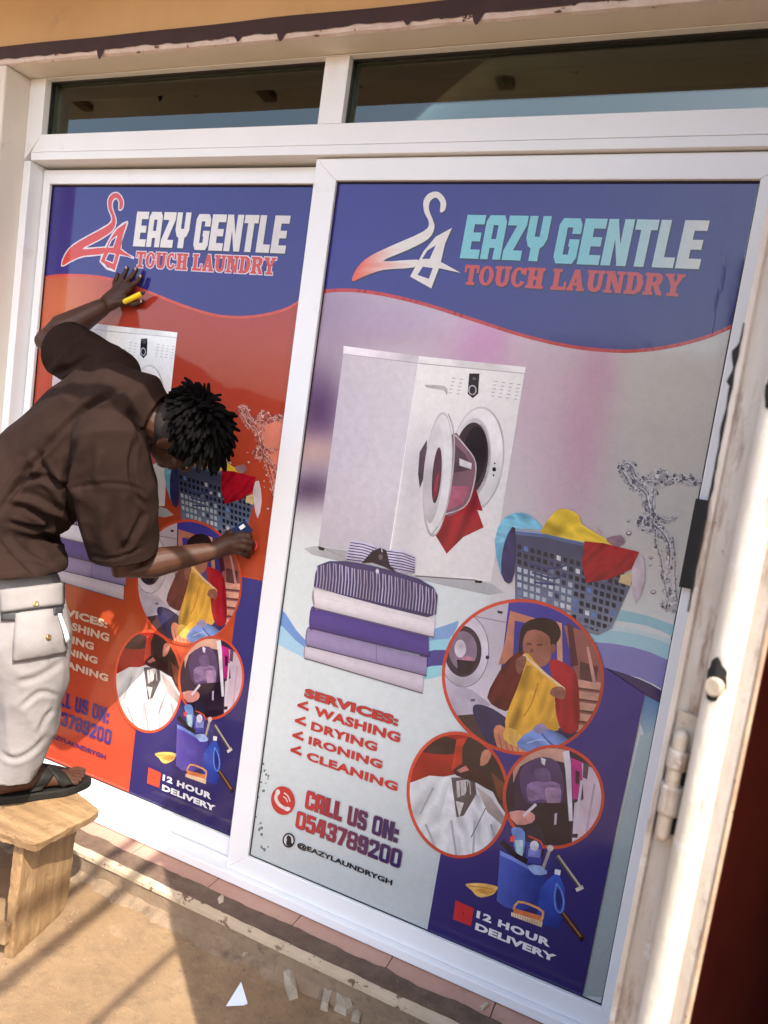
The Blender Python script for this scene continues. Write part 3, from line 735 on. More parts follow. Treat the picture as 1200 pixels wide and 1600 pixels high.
    top = lambda x: None
    W = spline(WAVE, 4, False)
    W = [P(-.0005, (to_xz(*W[0])[1] - Z0) / (Z1 - Z0))] + W[1:-1] + [P(1.0005, (to_xz(*W[-1])[1] - Z0) / (Z1 - Z0))]
    hdr = [P(i / 30, 1) for i in range(31)]
    if red:
        # the red version's wave dips further to the left
        Wl = [(-1.2, 0)] ; Wp = [(66, 433), (90, 429), (130, 429), (165, 433), (200, 443), (240, 458), (280, 474), (320, 487), (350, 493), (385, 494), (420, 489), (450, 480), (472, 466)]
        W = [unmap(pY(a, b, y).x, pY(a, b, y).z) for a, b in spline(Wp, 4, False)]
        W[0] = P(0, (to_xz(*W[0])[1] - Z0) / (Z1 - Z0)); W[-1] = P(1, (to_xz(*W[-1])[1] - Z0) / (Z1 - Z0))
    nW = len(W)
    def hc(x, y_): return mixr((52, 42, 128), (50, 42, 110), (x - 520) / 640) if not red else mixr((50, 43, 122), (52, 44, 118), (x - 520) / 640)
    xzw = [to_xz(*p) for p in W]
    q = []; cc = []
    NR = 10
    for i, (x, z) in enumerate(xzw):
        for j in range(NR + 1): q.append((x, z + (Z1 - z) * j / NR)); cc.append(lin(hc(*W[i])))
    fs = [(i * (NR + 1) + j, (i + 1) * (NR + 1) + j, (i + 1) * (NR + 1) + j + 1, i * (NR + 1) + j + 1) for i in range(nW - 1) for j in range(NR)]
    A.add(q, fs, cc)
    A.stroke([(a, b + 2) for a, b in W], 5.5, (190, 52, 48) if not red else (206, 78, 60))
    # ---- hanger emblem
    A.part('hanger_logo')
    Z = zmap(480, 260, .6)
    hook = Z([(345, 118), (358, 112), (360, 88), (342, 66), (318, 68), (302, 88), (304, 118), (316, 145), (302, 168), (220, 205), (162, 233), (130, 262), (115, 298), (150, 284), (200, 268), (276, 262), (286, 242), (196, 246), (262, 216), (314, 188), (330, 160), (326, 138), (316, 112), (319, 90), (334, 80), (346, 94)])
    aleg = Z([(376, 159), (334, 182), (302, 220), (267, 286), (322, 317), (342, 264), (398, 276), (347, 248), (358, 200)])
    hole1 = Z([(334, 204), (318, 240), (298, 240), (312, 218)]); hole2 = Z([(300, 260), (326, 264), (316, 292), (286, 282)])
    def lc(x, y_): return mixr((222, 92, 58), (222, 216, 208), (x - 560) / 50) if not red else (204, 66, 56)
    if red:
        for sh in (hook, aleg): A.stroke(spline(sh, 2), 5, (222, 214, 220), closed=True)
    else:
        A.poly([(a + 2, b + 2.5) for a, b in spline(hook, 3)], (40, 38, 70)); A.poly([(a + 2, b + 2.5) for a, b in aleg], (40, 38, 70))
    A.poly(hook, lc, 3); A.poly(aleg, lc)
    A.poly(hole1, hc(640, 0)); A.poly(hole2, hc(640, 0))
    if red:
        A.stroke(hole1, 2, (222, 214, 220), closed=True); A.stroke(hole2, 2, (222, 214, 220), closed=True)
    # ---- shop name
    A.part('shop_name_lettering')
    for dx, dz, c in ((.004, -.005, (44, 44, 70)), (0, 0, None)):
        c1_ = c2_ = c
        if c is None:
            c1_ = (126, 196, 204) if not red else (222, 218, 214)
            c2_ = (lambda t: mixr((128, 198, 206), (212, 212, 204), (t - .15) / .85)) if not red else (lambda t: mixr((220, 216, 212), (206, 200, 196), t))
        A.glyphs('EAZY', (728, 335), (848, 408), c1_, BLK, gap=.055, shear=.004, dx=dx, dz=dz)
        A.glyphs('GENTLE', (874, 340), (1092, 420), c2_, BLK, gap=.055, shear=.004, dx=dx, dz=dz)
    A.part('tagline_lettering')
    if red:
        A.glyphs('TOUCH LAUNDRY', (727, 413), (1065, 463), (214, 200, 206), SLB, gap=.04, space=.34, grow=.0028)
    else:
        A.glyphs('TOUCH LAUNDRY', (727, 413), (1065, 463), (58, 34, 52), SLB, gap=.04, space=.34, dx=.003, dz=-.004)
    A.glyphs('TOUCH LAUNDRY', (727, 413), (1065, 463), (196, 66, 54), SLB, gap=.04, space=.34)
    # ---- washing machine
    A.part('washing_machine_picture')
    Z = zmap(470, 520, 1 / 3)
    def side(x, y_): return mixr(mixr((196, 186, 196), (222, 216, 220), (x - 500) / 150), (178, 172, 178), (y_ - 760) / 200)
    def quad_(a, b, c, d): return lambda u, v: tuple((a[k] * (1 - u) + b[k] * u) * (1 - v) + (d[k] * (1 - u) + c[k] * u) * v for k in (0, 1))
    A.poly(Z([(60, 1000), (420, 1060), (900, 1180), (880, 1230), (400, 1120), (50, 1040)]), (176, 178, 180), 2)
    q4 = Z([(198, 90), (548, 140), (410, 1045), (80, 1000)]); A.grid(quad_(*q4), 16, 34, lambda x, y_: tuple(v_ * (1 + .035 * noise.noise(Vector((x * .35, y_ * .06, 2)))) for v_ in side(x, y_)))
    A.poly(Z([(548, 138), (1048, 185), (890, 1165), (535, 1140), (405, 1060), (520, 400)]), (236, 234, 230))
    q4 = Z([(548, 138), (1048, 185), (890, 1165), (420, 1080)]); A.grid(quad_(*q4), 20, 34, lambda x, y_: mixr(mixr((244, 242, 238), (226, 222, 220), (y_ - 600) / 260), (206, 202, 204), .9 * math.exp(-((x - (650 - (y_ - 557) * .14) - 22) / 26) ** 2) * max(0, min(1, (y_ - 640) / 90))))
    A.poly(Z([(198, 60), (552, 108), (548, 142), (196, 98)]), (226, 218, 224)); A.poly(Z([(552, 108), (1054, 160), (1048, 190), (546, 142)]), (244, 241, 238))
    A.stroke(Z([(196, 98), (548, 142), (1048, 190)]), 1.2, (178, 172, 178))
    A.stroke(Z([(549, 142), (500, 470), (412, 1050)]), 1.6, (250, 248, 246))
    A.poly(Z([(585, 243), (670, 248), (686, 268), (682, 292), (668, 270), (590, 256)]), (186, 182, 180), 2)
    A.poly(Z([(788, 190), (836, 190), (830, 285), (804, 306), (780, 285)]), (36, 34, 40))
    A.ell(*Z([(803, 268)])[0], 6.6, 8, (176, 174, 178)); A.ell(*Z([(803, 268)])[0], 4.6, 6, (44, 42, 48)); A.ell(*Z([(812, 214)])[0], 3, 2.4, (92, 92, 96))
    rs = random.Random(3)
    for i in range(7):
        for j in range(5):
            if i in (2,) and j < 5: continue
            a, b = Z([(745 + i * 36 - j * 4 + (60 if i > 1 else 0) - (30 if i < 2 else 0), 212 + j * 17 + i * 5)])[0]
            if a < 815: A.poly([(a - 2.4, b - .6), (a + 2.4, b - .4), (a + 2.4, b + .9), (a - 2.4, b + .7)], (182, 178, 178))
    A.ell(*Z([(826, 590)])[0], 42, 82, (196, 192, 192), .10); A.ell(*Z([(824, 590)])[0], 40, 79, (222, 220, 218), .10)
    A.ell(*Z([(800, 590)])[0], 30, 64, (200, 196, 198), .10); A.ell(*Z([(796, 590)])[0], 27, 57, (66, 52, 56), .10); A.ell(*Z([(812, 575)])[0], 19, 46, (44, 36, 40), .10)
    A.stroke(ellipse(*Z([(803, 590)])[0], 26, 57, .1)[-8:] + ellipse(*Z([(803, 590)])[0], 26, 57, .1)[:9], 2.2, (176, 168, 172))
    for a, b, r in ((905, 640, 3.4), (908, 612, 1.4), (902, 668, 1.4)): A.ell(*Z([(a, b)])[0], r * .9, r, (30, 28, 30))
    A.cloth(Z([(815, 715), (852, 835), (826, 832), (856, 912), (760, 958), (682, 1036), (630, 950), (668, 850), (760, 820)]), (152, 28, 44), 16, 1.9, 5, 0)
    A.poly(Z([(712, 470), (762, 522), (818, 610), (802, 742), (762, 818), (668, 852), (640, 640)]), (134, 98, 108), 3)
    A.poly(Z([(720, 520), (770, 570), (800, 640), (700, 660)]), (96, 74, 82)); A.poly(Z([(690, 720), (790, 720), (760, 800), (680, 835)]), (172, 96, 116)); A.poly(Z([(742, 588), (800, 612), (798, 640), (742, 622)]), (206, 200, 204))
    A.stroke(Z([(712, 470), (762, 522), (818, 610), (802, 742), (762, 818), (668, 852)]), 2, (198, 186, 190), 4)
    A.poly(Z([(555, 560), (590, 500), (590, 640), (556, 730), (548, 660)]), (92, 74, 84))
    A.ell(*Z([(640, 664)])[0], 22, 98, (198, 192, 194), .085); A.ell(*Z([(643, 664)])[0], 19.5, 94, (226, 224, 222), .085); A.ell(*Z([(622, 660)])[0], 14, 78, (210, 205, 206), .085)
    A.ell(*Z([(636, 668)])[0], 7, 44, (92, 60, 70), .085); A.poly(Z([(628, 690), (648, 650), (636, 760), (618, 790)]), (150, 52, 66))
    A.stroke(Z([(690, 380), (716, 470), (712, 640), (676, 840), (610, 950)]), 2.2, (184, 178, 180), 4)
    A.poly(Z([(78, 1000), (110, 1008), (106, 1022), (84, 1018)]), (30, 28, 32)); A.poly(Z([(812, 1160), (850, 1163), (846, 1174), (816, 1172)]), (30, 28, 32))
    A.stroke(Z([(535, 1140), (820, 1160)]), 2, (120, 112, 116)); A.stroke(Z([(110, 1012), (200, 1052)]), 1.4, (150, 140, 140))
    # ---- water splash
    A.part('water_splash_picture')
    Z = zmap(740, 680, .38333)
    cw = (104, 102, 114) if not red else (138, 74, 70); ch = (214, 212, 210) if not red else (224, 176, 160); cf = (196, 194, 190) if not red else (226, 130, 104)
    if red:
        A.poly(Z([(640, 150), (700, 200), (760, 175), (900, 200), (890, 420), (850, 560), (830, 640), (800, 690), (790, 560), (760, 400), (730, 300), (700, 220)]), (222, 132, 108), 2)
    A.poly(Z([(604, 125), (640, 115), (665, 170), (700, 190), (760, 152), (800, 180), (928, 180), (928, 195), (800, 196), (760, 180), (735, 215), (730, 310), (715, 340), (700, 260), (680, 220), (630, 200)]), cf, 3)
    for ln, wd in (([(604, 150), (603, 124), (625, 115), (645, 130), (662, 168), (692, 186), (730, 176), (762, 150), (800, 178), (860, 174), (930, 186)], 2.6),
                   ([(604, 150), (620, 170), (640, 205), (672, 216), (700, 190), (760, 196), (800, 190), (930, 194)], 2.4), ([(672, 216), (700, 240), (712, 290), (716, 322), (690, 342), (684, 366), (720, 384), (760, 380), (780, 430)], 2.6),
                   ([(735, 215), (728, 300), (748, 330), (790, 350), (815, 338)], 1.8), ([(740, 330), (730, 360), (770, 400), (795, 450), (798, 520), (776, 560), (790, 620), (806, 680), (770, 700), (830, 706)], 2.4),
                   ([(740, 390), (742, 440), (762, 500), (770, 560), (785, 640), (800, 690)], 1.5), ([(812, 420), (820, 500), (822, 600), (830, 680)], 1.2), ([(640, 140), (655, 180), (690, 205)], 1.3)):
        pts = spline(Z(ln), 8, False); rs = random.Random(int(ln[1][0] * 7 + ln[1][1])); yl_ = A.lay()
        for k_, (a, b) in enumerate(pts):
            for m_ in range(3):
                r_ = wd * rs.uniform(.5, 1.7); g_ = rs.random(); c_ = mixr(mixr(cw, bgc(1040, 800), .45), ch, g_) if rs.random() < .8 else mixr(cw, (60, 60, 70), .2)
                e_ = ellipse(a + rs.gauss(0, wd * 1.1), b + rs.gauss(0, wd * 1.1), r_ * rs.uniform(.5, 1.1), r_ * rs.uniform(.7, 1.6), rs.uniform(0, 3), 9)
                A.poly(e_, c_, y=yl_ - (k_ * 3 + m_) * 4e-7)
        A.k += 4
        A.stroke(Z(ln), wd * .6, cw, 5); A.stroke([(a + 2.2, b - 1.5) for a, b in Z(ln)], wd * .5, ch, 5)
    for a, b, r in ((632, 400, 3.6), (722, 500, 2.4), (732, 640, 3.4), (720, 530, 1.8), (630, 350, 2), (610, 120, 2)):
        p = Z([(a, b)])[0]; A.part('water_droplet_picture', True); A.ell(*p, r * 1.2, r, cw); A.ell(p[0], p[1] - .6, r * .8, r * .55, ch)
    # ---- laundry basket
    A.part('laundry_basket_picture')
    body = Z([(168, 385), (300, 398), (460, 438), (560, 500), (645, 600), (562, 788), (505, 816), (380, 780), (260, 722), (168, 668)])
    A.poly(body, lambda x, y_: mixr((66, 72, 98), (140, 152, 172), (y_ - 860) / 130))
    A.clip = [tuple(p) for p in Z([(172, 400), (600, 460), (640, 600), (552, 780), (500, 800), (176, 660)])]
    rs = random.Random(11)
    for i in range(17):
        for j in range(11):
            a = 186 + i * 27 - j * 1.5 * (i / 17) * 3; b = 424 + j * 31 + i * 7.6
            if b < 445 + i * 7: continue
            t = (i + j * .5) / 18
            c = (30, 34, 56) if (i > 8 or j < 4) else (176, 186, 196)
            if rs.random() < .22: c = rs.choice([(96, 128, 190), (206, 210, 214), (48, 52, 84), (110, 118, 150)])
            if j == 0 and rs.random() < .7: c = rs.choice([(238, 180, 80), (120, 210, 222), (220, 140, 70), (60, 66, 90)])
            sx, sy = 8.5, 9.5
            A.poly(Z([(a - sx, b - sy - 2), (a + sx, b - sy + 3), (a + sx - 1, b + sy + 3), (a - sx, b + sy - 2)]), c)
    A.clip = None
    for ln in ([(240, 560), (330, 585), (370, 560)], [(220, 520), (300, 545), (380, 530)], [(250, 600), (330, 610)]): A.stroke(Z(ln), 3.2, (62, 72, 118), 3)
    A.stroke(Z([(172, 396), (300, 410), (452, 446)]), 7, (84, 104, 142)); A.stroke(Z([(172, 388), (300, 402), (452, 438)]), 2, (132, 156, 186))
    A.poly(Z([(125, 335), (200, 315), (245, 340), (280, 385), (180, 382), (166, 430), (160, 560), (142, 606), (108, 560), (85, 430)]), (110, 176, 208), 2)
    A.cloth(Z([(125, 335), (200, 315), (245, 340), (280, 385), (180, 382), (150, 420), (100, 440), (85, 430)]), (124, 192, 216), 12, .4, 2)
    A.cloth(Z([(170, 378), (166, 560), (142, 606), (112, 566), (118, 470), (140, 400)]), (52, 50, 96), 10, 1.5, 4)
    A.cloth(Z([(276, 388), (330, 312), (380, 300), (432, 330), (440, 362), (500, 400), (580, 452), (470, 440), (300, 404)]), (234, 198, 66), 18, .5, 3)
    A.poly(Z([(540, 420), (600, 408), (616, 436), (590, 452), (560, 446)]), (150, 120, 130), 2); A.poly(Z([(480, 378), (500, 372), (524, 400), (510, 404)]), (196, 170, 170))
    A.poly(Z([(690, 495), (697, 600), (660, 686), (644, 600), (650, 520)]), (206, 190, 198), 2); A.poly(Z([(600, 570), (648, 560), (640, 615), (590, 600)]), (214, 190, 140))
    A.cloth(Z([(452, 432), (530, 440), (600, 458), (674, 476), (645, 545), (560, 586), (458, 602), (440, 520)]), (162, 22, 40), 20, 2.5, 8, 0)
    # ---- folded clothes
    A.part('folded_clothes_picture')
    Z = zmap(460, 820, .216667)
    for k_, (pts, c) in enumerate((([(80, 862), (932, 1080), (922, 1216), (70, 962)], (200, 190, 198)), ([(92, 742), (956, 958), (950, 1090), (84, 872)], (146, 132, 168)),
                   ([(120, 596), (966, 806), (970, 950), (108, 745)], (78, 62, 132)), ([(138, 455), (1014, 672), (1004, 812), (146, 600)], (218, 210, 212)))):
        z4 = Z(pts); A.poly([(z4[0][0] - 3, (z4[0][1] + z4[3][1]) / 2), z4[0], (z4[0][0] + 6, z4[0][1] + 1), (z4[3][0] + 6, z4[3][1] + 1), z4[3]], mixr(c, (40, 34, 50), .35), 2); A.band(*z4, c, seed=k_)
        A.stroke([z4[3], z4[2]], 1.8, mixr(c, (40, 32, 48), .65))
    A.stroke(Z([(590, 870), (590, 1000)]), 1, (110, 98, 134)); A.stroke(Z([(150, 520), (560, 600), (1000, 700)]), 1.2, (222, 216, 216))
    sb = Z([(170, 292), (250, 262), (370, 262), (550, 292), (700, 330), (900, 390), (1000, 450), (1032, 510), (1020, 645), (960, 668), (700, 605), (400, 524), (138, 446), (150, 350)])
    A.poly(sb, (64, 58, 96))
    A.clip = None
    for i in range(39):
        x = 172 + i * 22.3; t = (x - 170) / 860; y0 = 292 - 26 * math.exp(-((x - 290) / 90) ** 2) + 175 * t * t + 10; y1 = 455 + 195 * t
        A.stroke(Z([(x - 8 + (6 if i % 2 else 0), y0), (x - 4, (y0 + y1) / 2), (x - 14, y1)]), 1.7, mixr((178, 172, 198), (150, 138, 156), .5 + .5 * math.sin(i * .5)))
    for pts, c in (([(402, 122), (440, 110), (560, 140), (622, 178), (545, 262), (480, 278), (368, 250)], (196, 190, 210)), ([(650, 178), (790, 190), (872, 232), (864, 352), (770, 350), (690, 292)], (196, 190, 210))): A.poly(Z(pts), c)
    for k in range(7):
        A.stroke(Z([(404 - k * 5, 128 + k * 20), (500 - k * 3, 142 + k * 20), (590 - k * 14, 172 + k * 16)]), 1.7, (62, 56, 94)); A.stroke(Z([(662 + k * 6, 190 + k * 20), (780, 205 + k * 20), (866, 240 + k * 17)]), 1.7, (62, 56, 94))
    A.poly(Z([(484, 276), (560, 190), (622, 164), (662, 184), (692, 300), (738, 345), (640, 300), (560, 272)]), (38, 30, 46)); A.ell(*Z([(622, 232)])[0], 3.2, 4.6, (104, 92, 100)); A.stroke(Z([(628, 170), (632, 195)]), 1.6, (206, 200, 206)); A.ell(*Z([(598, 335)])[0], 2.6, 4, (206, 202, 212))
    # ---- blue panel
    A.part('blue_panel_print')
    nv = lambda x, y_: mixr((62, 54, 132), (46, 38, 92), (y_ - 1080) / 420)
    if red:
        A.poly([P(.905, .415), P(1, .415), P(1, 0), P(.583, 0), unmap(X0 + (X1 - X0) * .583, Z0 + .40), unmap(X0 + (X1 - X0) * .905, Z0 + .40)], lambda x, y_: mixr((74, 70, 140), (46, 40, 90), (y_ - 900) / 560))
        A.stroke([P(.905, .415), P(.995, .418)], 3, (200, 80, 56))
    else:
        A.poly([(880, 1020), (946, 1044), (1007, 1085), (990, 1170), (962, 1300), (908, 1566), unmap(to_xz(908, 1566)[0], Z0), unmap(to_xz(668, 1450)[0], Z0), (690, 1325), (760, 1180)], nv)
    # ---- services
    A.part('services_lettering')
    ct = (190, 56, 52) if not red else (222, 194, 166)
    for tx, a, b, bo in (('SERVICES:', (477, 1075), (621, 1135), .05), ('WASHING', (492, 1103), (624, 1161), .045), ('DRYING', (487, 1127), (588, 1175), .045), ('IRONING', (483, 1150), (596, 1202), .045), ('CLEANING', (480, 1174), (620, 1237), .045)):
        A.text(tx, a, b, ct, bo, track=1.06, outline=((90, 40, 40), .016) if not red and tx[0] == 'S' else None)
    for a, b in ((472, 1103), (468, 1127), (464, 1150), (461, 1173)):
        A.stroke([(a + 9, b + 6), (a - 6, b - 1), (a + 8, b - 5)], 4.2, ct)
    # ---- telephone
    A.part('telephone_lettering')
    pc = (lambda t: mixr((190, 52, 52), (52, 36, 88), (t - .1) / .7)) if not red else (lambda t: (64, 54, 118))
    for k_, cc_ in enumerate(((104, 62, 78), pc)):
        o_ = .0016 if k_ == 0 else 0
        if red and k_ == 0: continue
        A.glyphs('CALL US ON:', (480, 1235), (620, 1317), cc_, BLK, gap=.09, space=.26, grow=o_); A.glyphs('0543789200', (465, 1267), (624, 1357), cc_, BLK, gap=.09, grow=o_)
    A.ell(442, 1251, 18.5, 22.5, (188, 56, 52) if not red else (64, 54, 118), -.2)
    hs_ = (224, 212, 210)
    A.stroke([(433, 1239), (431, 1248), (437, 1258), (447, 1264)], 5, hs_, 3); A.ell(434, 1238, 3.4, 4.5, hs_); A.ell(449, 1264, 4.5, 3.4, hs_)
    A.stroke([(444, 1239), (450, 1244), (453, 1252)], 1.8, hs_, 3); A.stroke([(443, 1245), (447, 1248), (449, 1253)], 1.6, hs_, 3)
    A.part('handle_lettering')
    A.text('@EAZYLAUNDRYGH', (465, 1315), (612, 1386), (36, 34, 42) if not red else (70, 46, 96), .04)
    cs = (36, 34, 42) if not red else (70, 46, 96)
    A.ell(451, 1313, 9.6, 11.5, cs); A.ell(451, 1313, 7.4, 9, (196, 200, 200) if not red else (216, 74, 48))
    A.poly([(447, 1320), (448, 1313), (447.5, 1308), (451, 1305), (455, 1309), (455, 1315), (457, 1320), (452, 1322)], cs, 2)
    # ---- round photographs
    def disc(nm, cx, cy, rx, ry, rot, ring, fn):
        A.part(nm)
        A.poly(ellipse(cx, cy, rx + 2.5, ry + 2.5, rot, 64), ring)
        A.clip = ellipse(cx, cy, rx - 2.5, ry - 2.5, rot, 48)
        fn(); A.clip = None
    ringc = (202, 74, 54) if not red else (206, 80, 50)
    Z1_ = zmap(620, 920, .28333)
    def ph1():
        Z = Z1_
        A.poly(Z([(200, 50), (1200, 50), (1200, 950), (200, 950)]), (196, 186, 196))
        A.poly(Z([(200, 560), (460, 620), (640, 950), (300, 950)]), (74, 56, 58))
        A.poly(Z([(230, 480), (420, 560), (520, 640), (440, 690), (310, 700)]), (186, 176, 192))
        A.poly(Z([(620, 50), (1200, 50), (1200, 560), (560, 560)]), (66, 62, 146))
        A.poly(Z([(625, 120), (770, 165), (770, 200), (650, 175), (640, 400), (560, 420), (600, 280)]), (204, 132, 108))
        A.poly(Z([(880, 180), (910, 190), (915, 420), (885, 420)]), (206, 150, 120)); A.poly(Z([(920, 200), (1060, 240), (1120, 400), (1150, 640), (1120, 840), (1000, 880), (990, 500)]), (150, 92, 86))
        A.poly(Z([(940, 190), (970, 200), (1000, 420), (960, 430)]), (86, 40, 52))
        for k in range(7): A.poly(Z([(1000, 500 + k * 62), (1150, 520 + k * 62), (1140, 565 + k * 60), (1000, 545 + k * 60)]), (206, 152, 132)); A.stroke(Z([(1000, 548 + k * 61), (1145, 568 + k * 61)]), 3, (92, 56, 56))
        A.poly(Z([(1010, 400), (1110, 430), (1100, 520), (1010, 500)]), (92, 58, 60)); A.poly(Z([(1045, 320), (1060, 320), (1100, 520), (1080, 520)]), (210, 150, 140))
        # drum of a machine
        A.ell(*Z([(370, 340)])[0], 38, 56, (206, 198, 208)); A.stroke(ellipse(*Z([(370, 340)])[0], 39, 57), 1.6, (150, 140, 152), closed=True); A.ell(*Z([(365, 345)])[0], 29, 40, (64, 52, 66)); A.ell(*Z([(365, 340)])[0], 22, 30, (132, 112, 130)); A.ell(*Z([(350, 330)])[0], 9, 14, (206, 196, 206)); A.ell(*Z([(390, 400)])[0], 10, 8, (198, 128, 150)); A.poly(Z([(330, 390), (440, 400), (400, 470), (340, 470)]), (44, 34, 46))
        A.stroke(Z([(420, 150), (600, 185)]), 1.4, (140, 130, 142)); A.poly(Z([(555, 120), (585, 125), (582, 138), (556, 134)]), (40, 34, 40)); A.ell(*Z([(500, 378)])[0], 3, 3, (50, 44, 50)); A.poly(Z([(405, 610), (430, 605), (432, 620), (410, 622)]), (96, 84, 96))
        # person in the picture
        A.poly(Z([(420, 650), (470, 640), (560, 680), (640, 760), (620, 900), (540, 900), (440, 740)]), (48, 44, 82), 3); A.poly(Z([(880, 770), (1000, 790), (1060, 850), (1000, 900), (880, 860)]), (48, 44, 82), 3)
        A.cloth(Z([(650, 360), (720, 340), (740, 480), (640, 660), (560, 660), (498, 600), (540, 500), (590, 420)]), (98, 34, 36), 12, 2.1, 9)
        A.cloth(Z([(840, 390), (930, 410), (990, 470), (1008, 620), (1000, 780), (920, 790), (880, 700), (860, 500)]), (164, 30, 44), 14, 1.6, 7)
        A.poly(Z([(700, 250), (760, 225), (850, 260), (850, 380), (800, 430), (730, 400), (700, 350)]), (158, 100, 84), 3)
        A.poly(Z([(675, 290), (690, 210), (740, 170), (820, 160), (885, 190), (905, 250), (880, 300), (850, 310), (840, 262), (780, 228), (720, 235), (695, 290), (690, 360), (672, 350)]), (44, 30, 32), 3)
        A.stroke(Z([(720, 302), (742, 306)]), 2.2, (60, 34, 34)); A.stroke(Z([(775, 310), (802, 308)]), 2.2, (60, 34, 34)); A.poly(Z([(738, 330), (752, 330), (756, 350), (732, 350)]), (120, 70, 60)); A.ell(*Z([(862, 330)])[0], 4, 7, (140, 84, 70))
        A.poly(Z([(700, 360), (730, 360), (760, 400), (850, 490), (930, 555), (910, 590), (870, 560), (880, 700), (892, 780), (780, 800), (680, 860), (600, 780), (610, 680), (660, 560), (700, 440)]), (226, 170, 62), 2); A.cloth(Z([(715, 420), (800, 480), (860, 560), (870, 700), (780, 790), (680, 840), (615, 770), (640, 640)]), (226, 170, 62), 22, 1.9, 6)
        A.stroke(Z([(780, 520), (740, 640), (700, 700)]), 2, (190, 132, 44), 3); A.stroke(Z([(700, 365), (800, 455), (920, 550)]), 4, (236, 206, 160), 2)
        A.poly(Z([(860, 545), (910, 540), (930, 570), (920, 610), (880, 600), (845, 580)]), (150, 94, 80), 3); A.poly(Z([(655, 400), (690, 370), (715, 380), (705, 430), (670, 470)]), (140, 86, 74), 3)
        A.poly(Z([(535, 775), (570, 750), (640, 800), (760, 880), (740, 950), (600, 950), (550, 860)]), (214, 138, 104), 2)
        for k in range(5): A.stroke(Z([(560 + k * 34, 800 + k * 22), (580 + k * 34, 880 + k * 22)]), 1.4, (160, 90, 66))
        A.poly(Z([(600, 770), (660, 780), (700, 850), (660, 870), (590, 830)]), (232, 184, 90), 2)
        A.cloth(Z([(660, 850), (760, 770), (860, 780), (960, 840), (1000, 900), (900, 950), (720, 900)]), (118, 146, 206), 14, .5, 3); A.poly(Z([(750, 770), (800, 740), (830, 780), (780, 800)]), (150, 140, 180), 2); A.stroke(Z([(800, 800), (860, 860), (960, 900)]), 2.5, (72, 96, 160), 3); A.stroke(Z([(720, 850), (800, 830), (840, 860)]), 2, (170, 190, 226), 3)
    def ph2():
        Z = Z1_
        A.poly(Z([(0, 780), (700, 780), (700, 1520), (0, 1520)]), (206, 204, 206))
        A.poly(Z([(40, 780), (640, 780), (640, 1120), (420, 980), (340, 1020), (240, 1040), (60, 1070)]), (158, 40, 34))
        A.poly(Z([(120, 800), (330, 830), (320, 910), (140, 900), (110, 860)]), (66, 44, 44), 3); A.poly(Z([(330, 830), (390, 820), (350, 990), (300, 1000)]), (192, 62, 46))
        A.poly(Z([(400, 800), (660, 860), (660, 1250), (560, 1180), (500, 1060), (400, 980), (360, 960)]), (62, 46, 44), 2)
        A.poly(Z([(470, 900), (500, 886), (526, 900), (500, 960), (460, 975)]), (190, 128, 106), 2); A.poly(Z([(520, 1010), (600, 1080), (620, 1200), (560, 1150)]), (110, 62, 46))
        A.cloth(Z([(75, 1070), (180, 1030), (310, 1040), (320, 1270), (280, 1290), (290, 1500), (60, 1400)]), (212, 214, 214), 22, 2.2, 3, 0, .35); A.cloth(Z([(310, 1270), (440, 1130), (560, 1220), (640, 1330), (560, 1480), (400, 1500), (300, 1480)]), (214, 214, 216), 22, 1.5, 4, 0, .35); A.poly(Z([(240, 1270), (310, 1260), (330, 1120), (300, 1040), (260, 1180)]), (226, 226, 226))
        A.poly(Z([(300, 1040), (430, 1040), (440, 1130), (370, 1250), (330, 1260)]), (92, 84, 84)); A.poly(Z([(330, 1060), (400, 1050), (380, 1130), (340, 1150)]), (198, 192, 190)); A.poly(Z([(325, 1170), (370, 1180), (345, 1260)]), (206, 200, 196)); A.poly(Z([(315, 995), (400, 960), (520, 1060), (530, 1120), (440, 1070), (330, 1030)]), (60, 38, 38), 2); A.poly(Z([(330, 1000), (380, 975), (400, 1000), (350, 1015)]), (188, 120, 110))
        for a, b, c_, d in ((300, 1280, 330, 1480), (430, 1280, 420, 1480), (520, 1300, 560, 1460), (200, 1100, 130, 1240), (160, 1300, 220, 1440)): A.stroke(Z([(a, b), (c_, d)]), 3.4, (172, 170, 176), 0)
        for k in range(6): A.stroke(Z([(330 + k * 18, 1060), (335 + k * 18, 1150 - k * 4)]), 1.2, (60, 52, 52) if k % 2 else (190, 184, 182))
        A.stroke(Z([(490, 1210), (410, 1370)]), 1.6, (110, 106, 112)); A.poly(Z([(440, 1090), (520, 1150), (640, 1320), (600, 1320), (500, 1230)]), (176, 160, 156)); A.poly(Z([(560, 1180), (600, 1190), (650, 1310)]), (92, 56, 46))
    def ph3():
        Z = Z1_
        A.poly(Z([(560, 850), (1160, 850), (1160, 1450), (560, 1450)]), (56, 38, 62))
        A.poly(Z([(600, 960), (680, 900), (800, 880), (940, 890), (930, 960), (800, 930), (680, 980), (640, 1080), (600, 1060)]), (206, 158, 140), 2)
        A.poly(Z([(690, 990), (780, 930), (880, 950), (920, 1060), (900, 1200), (820, 1180), (720, 1180), (680, 1080)]), (84, 62, 104), 3)
        A.cloth(Z([(720, 1080), (800, 1060), (900, 1080), (890, 1200), (800, 1160), (730, 1170)]), (136, 108, 148), 20, .4, 3, 3); A.poly(Z([(760, 1000), (830, 990), (850, 1060), (780, 1060)]), (104, 82, 122), 3); A.poly(Z([(820, 1100), (890, 1110), (870, 1220), (830, 1180)]), (164, 132, 164), 3)
        A.poly(Z([(795, 930), (822, 940), (815, 975), (798, 962)]), (226, 222, 226)); A.poly(Z([(690, 1260), (780, 1180), (960, 1180), (960, 1410), (700, 1410)]), (40, 28, 44))
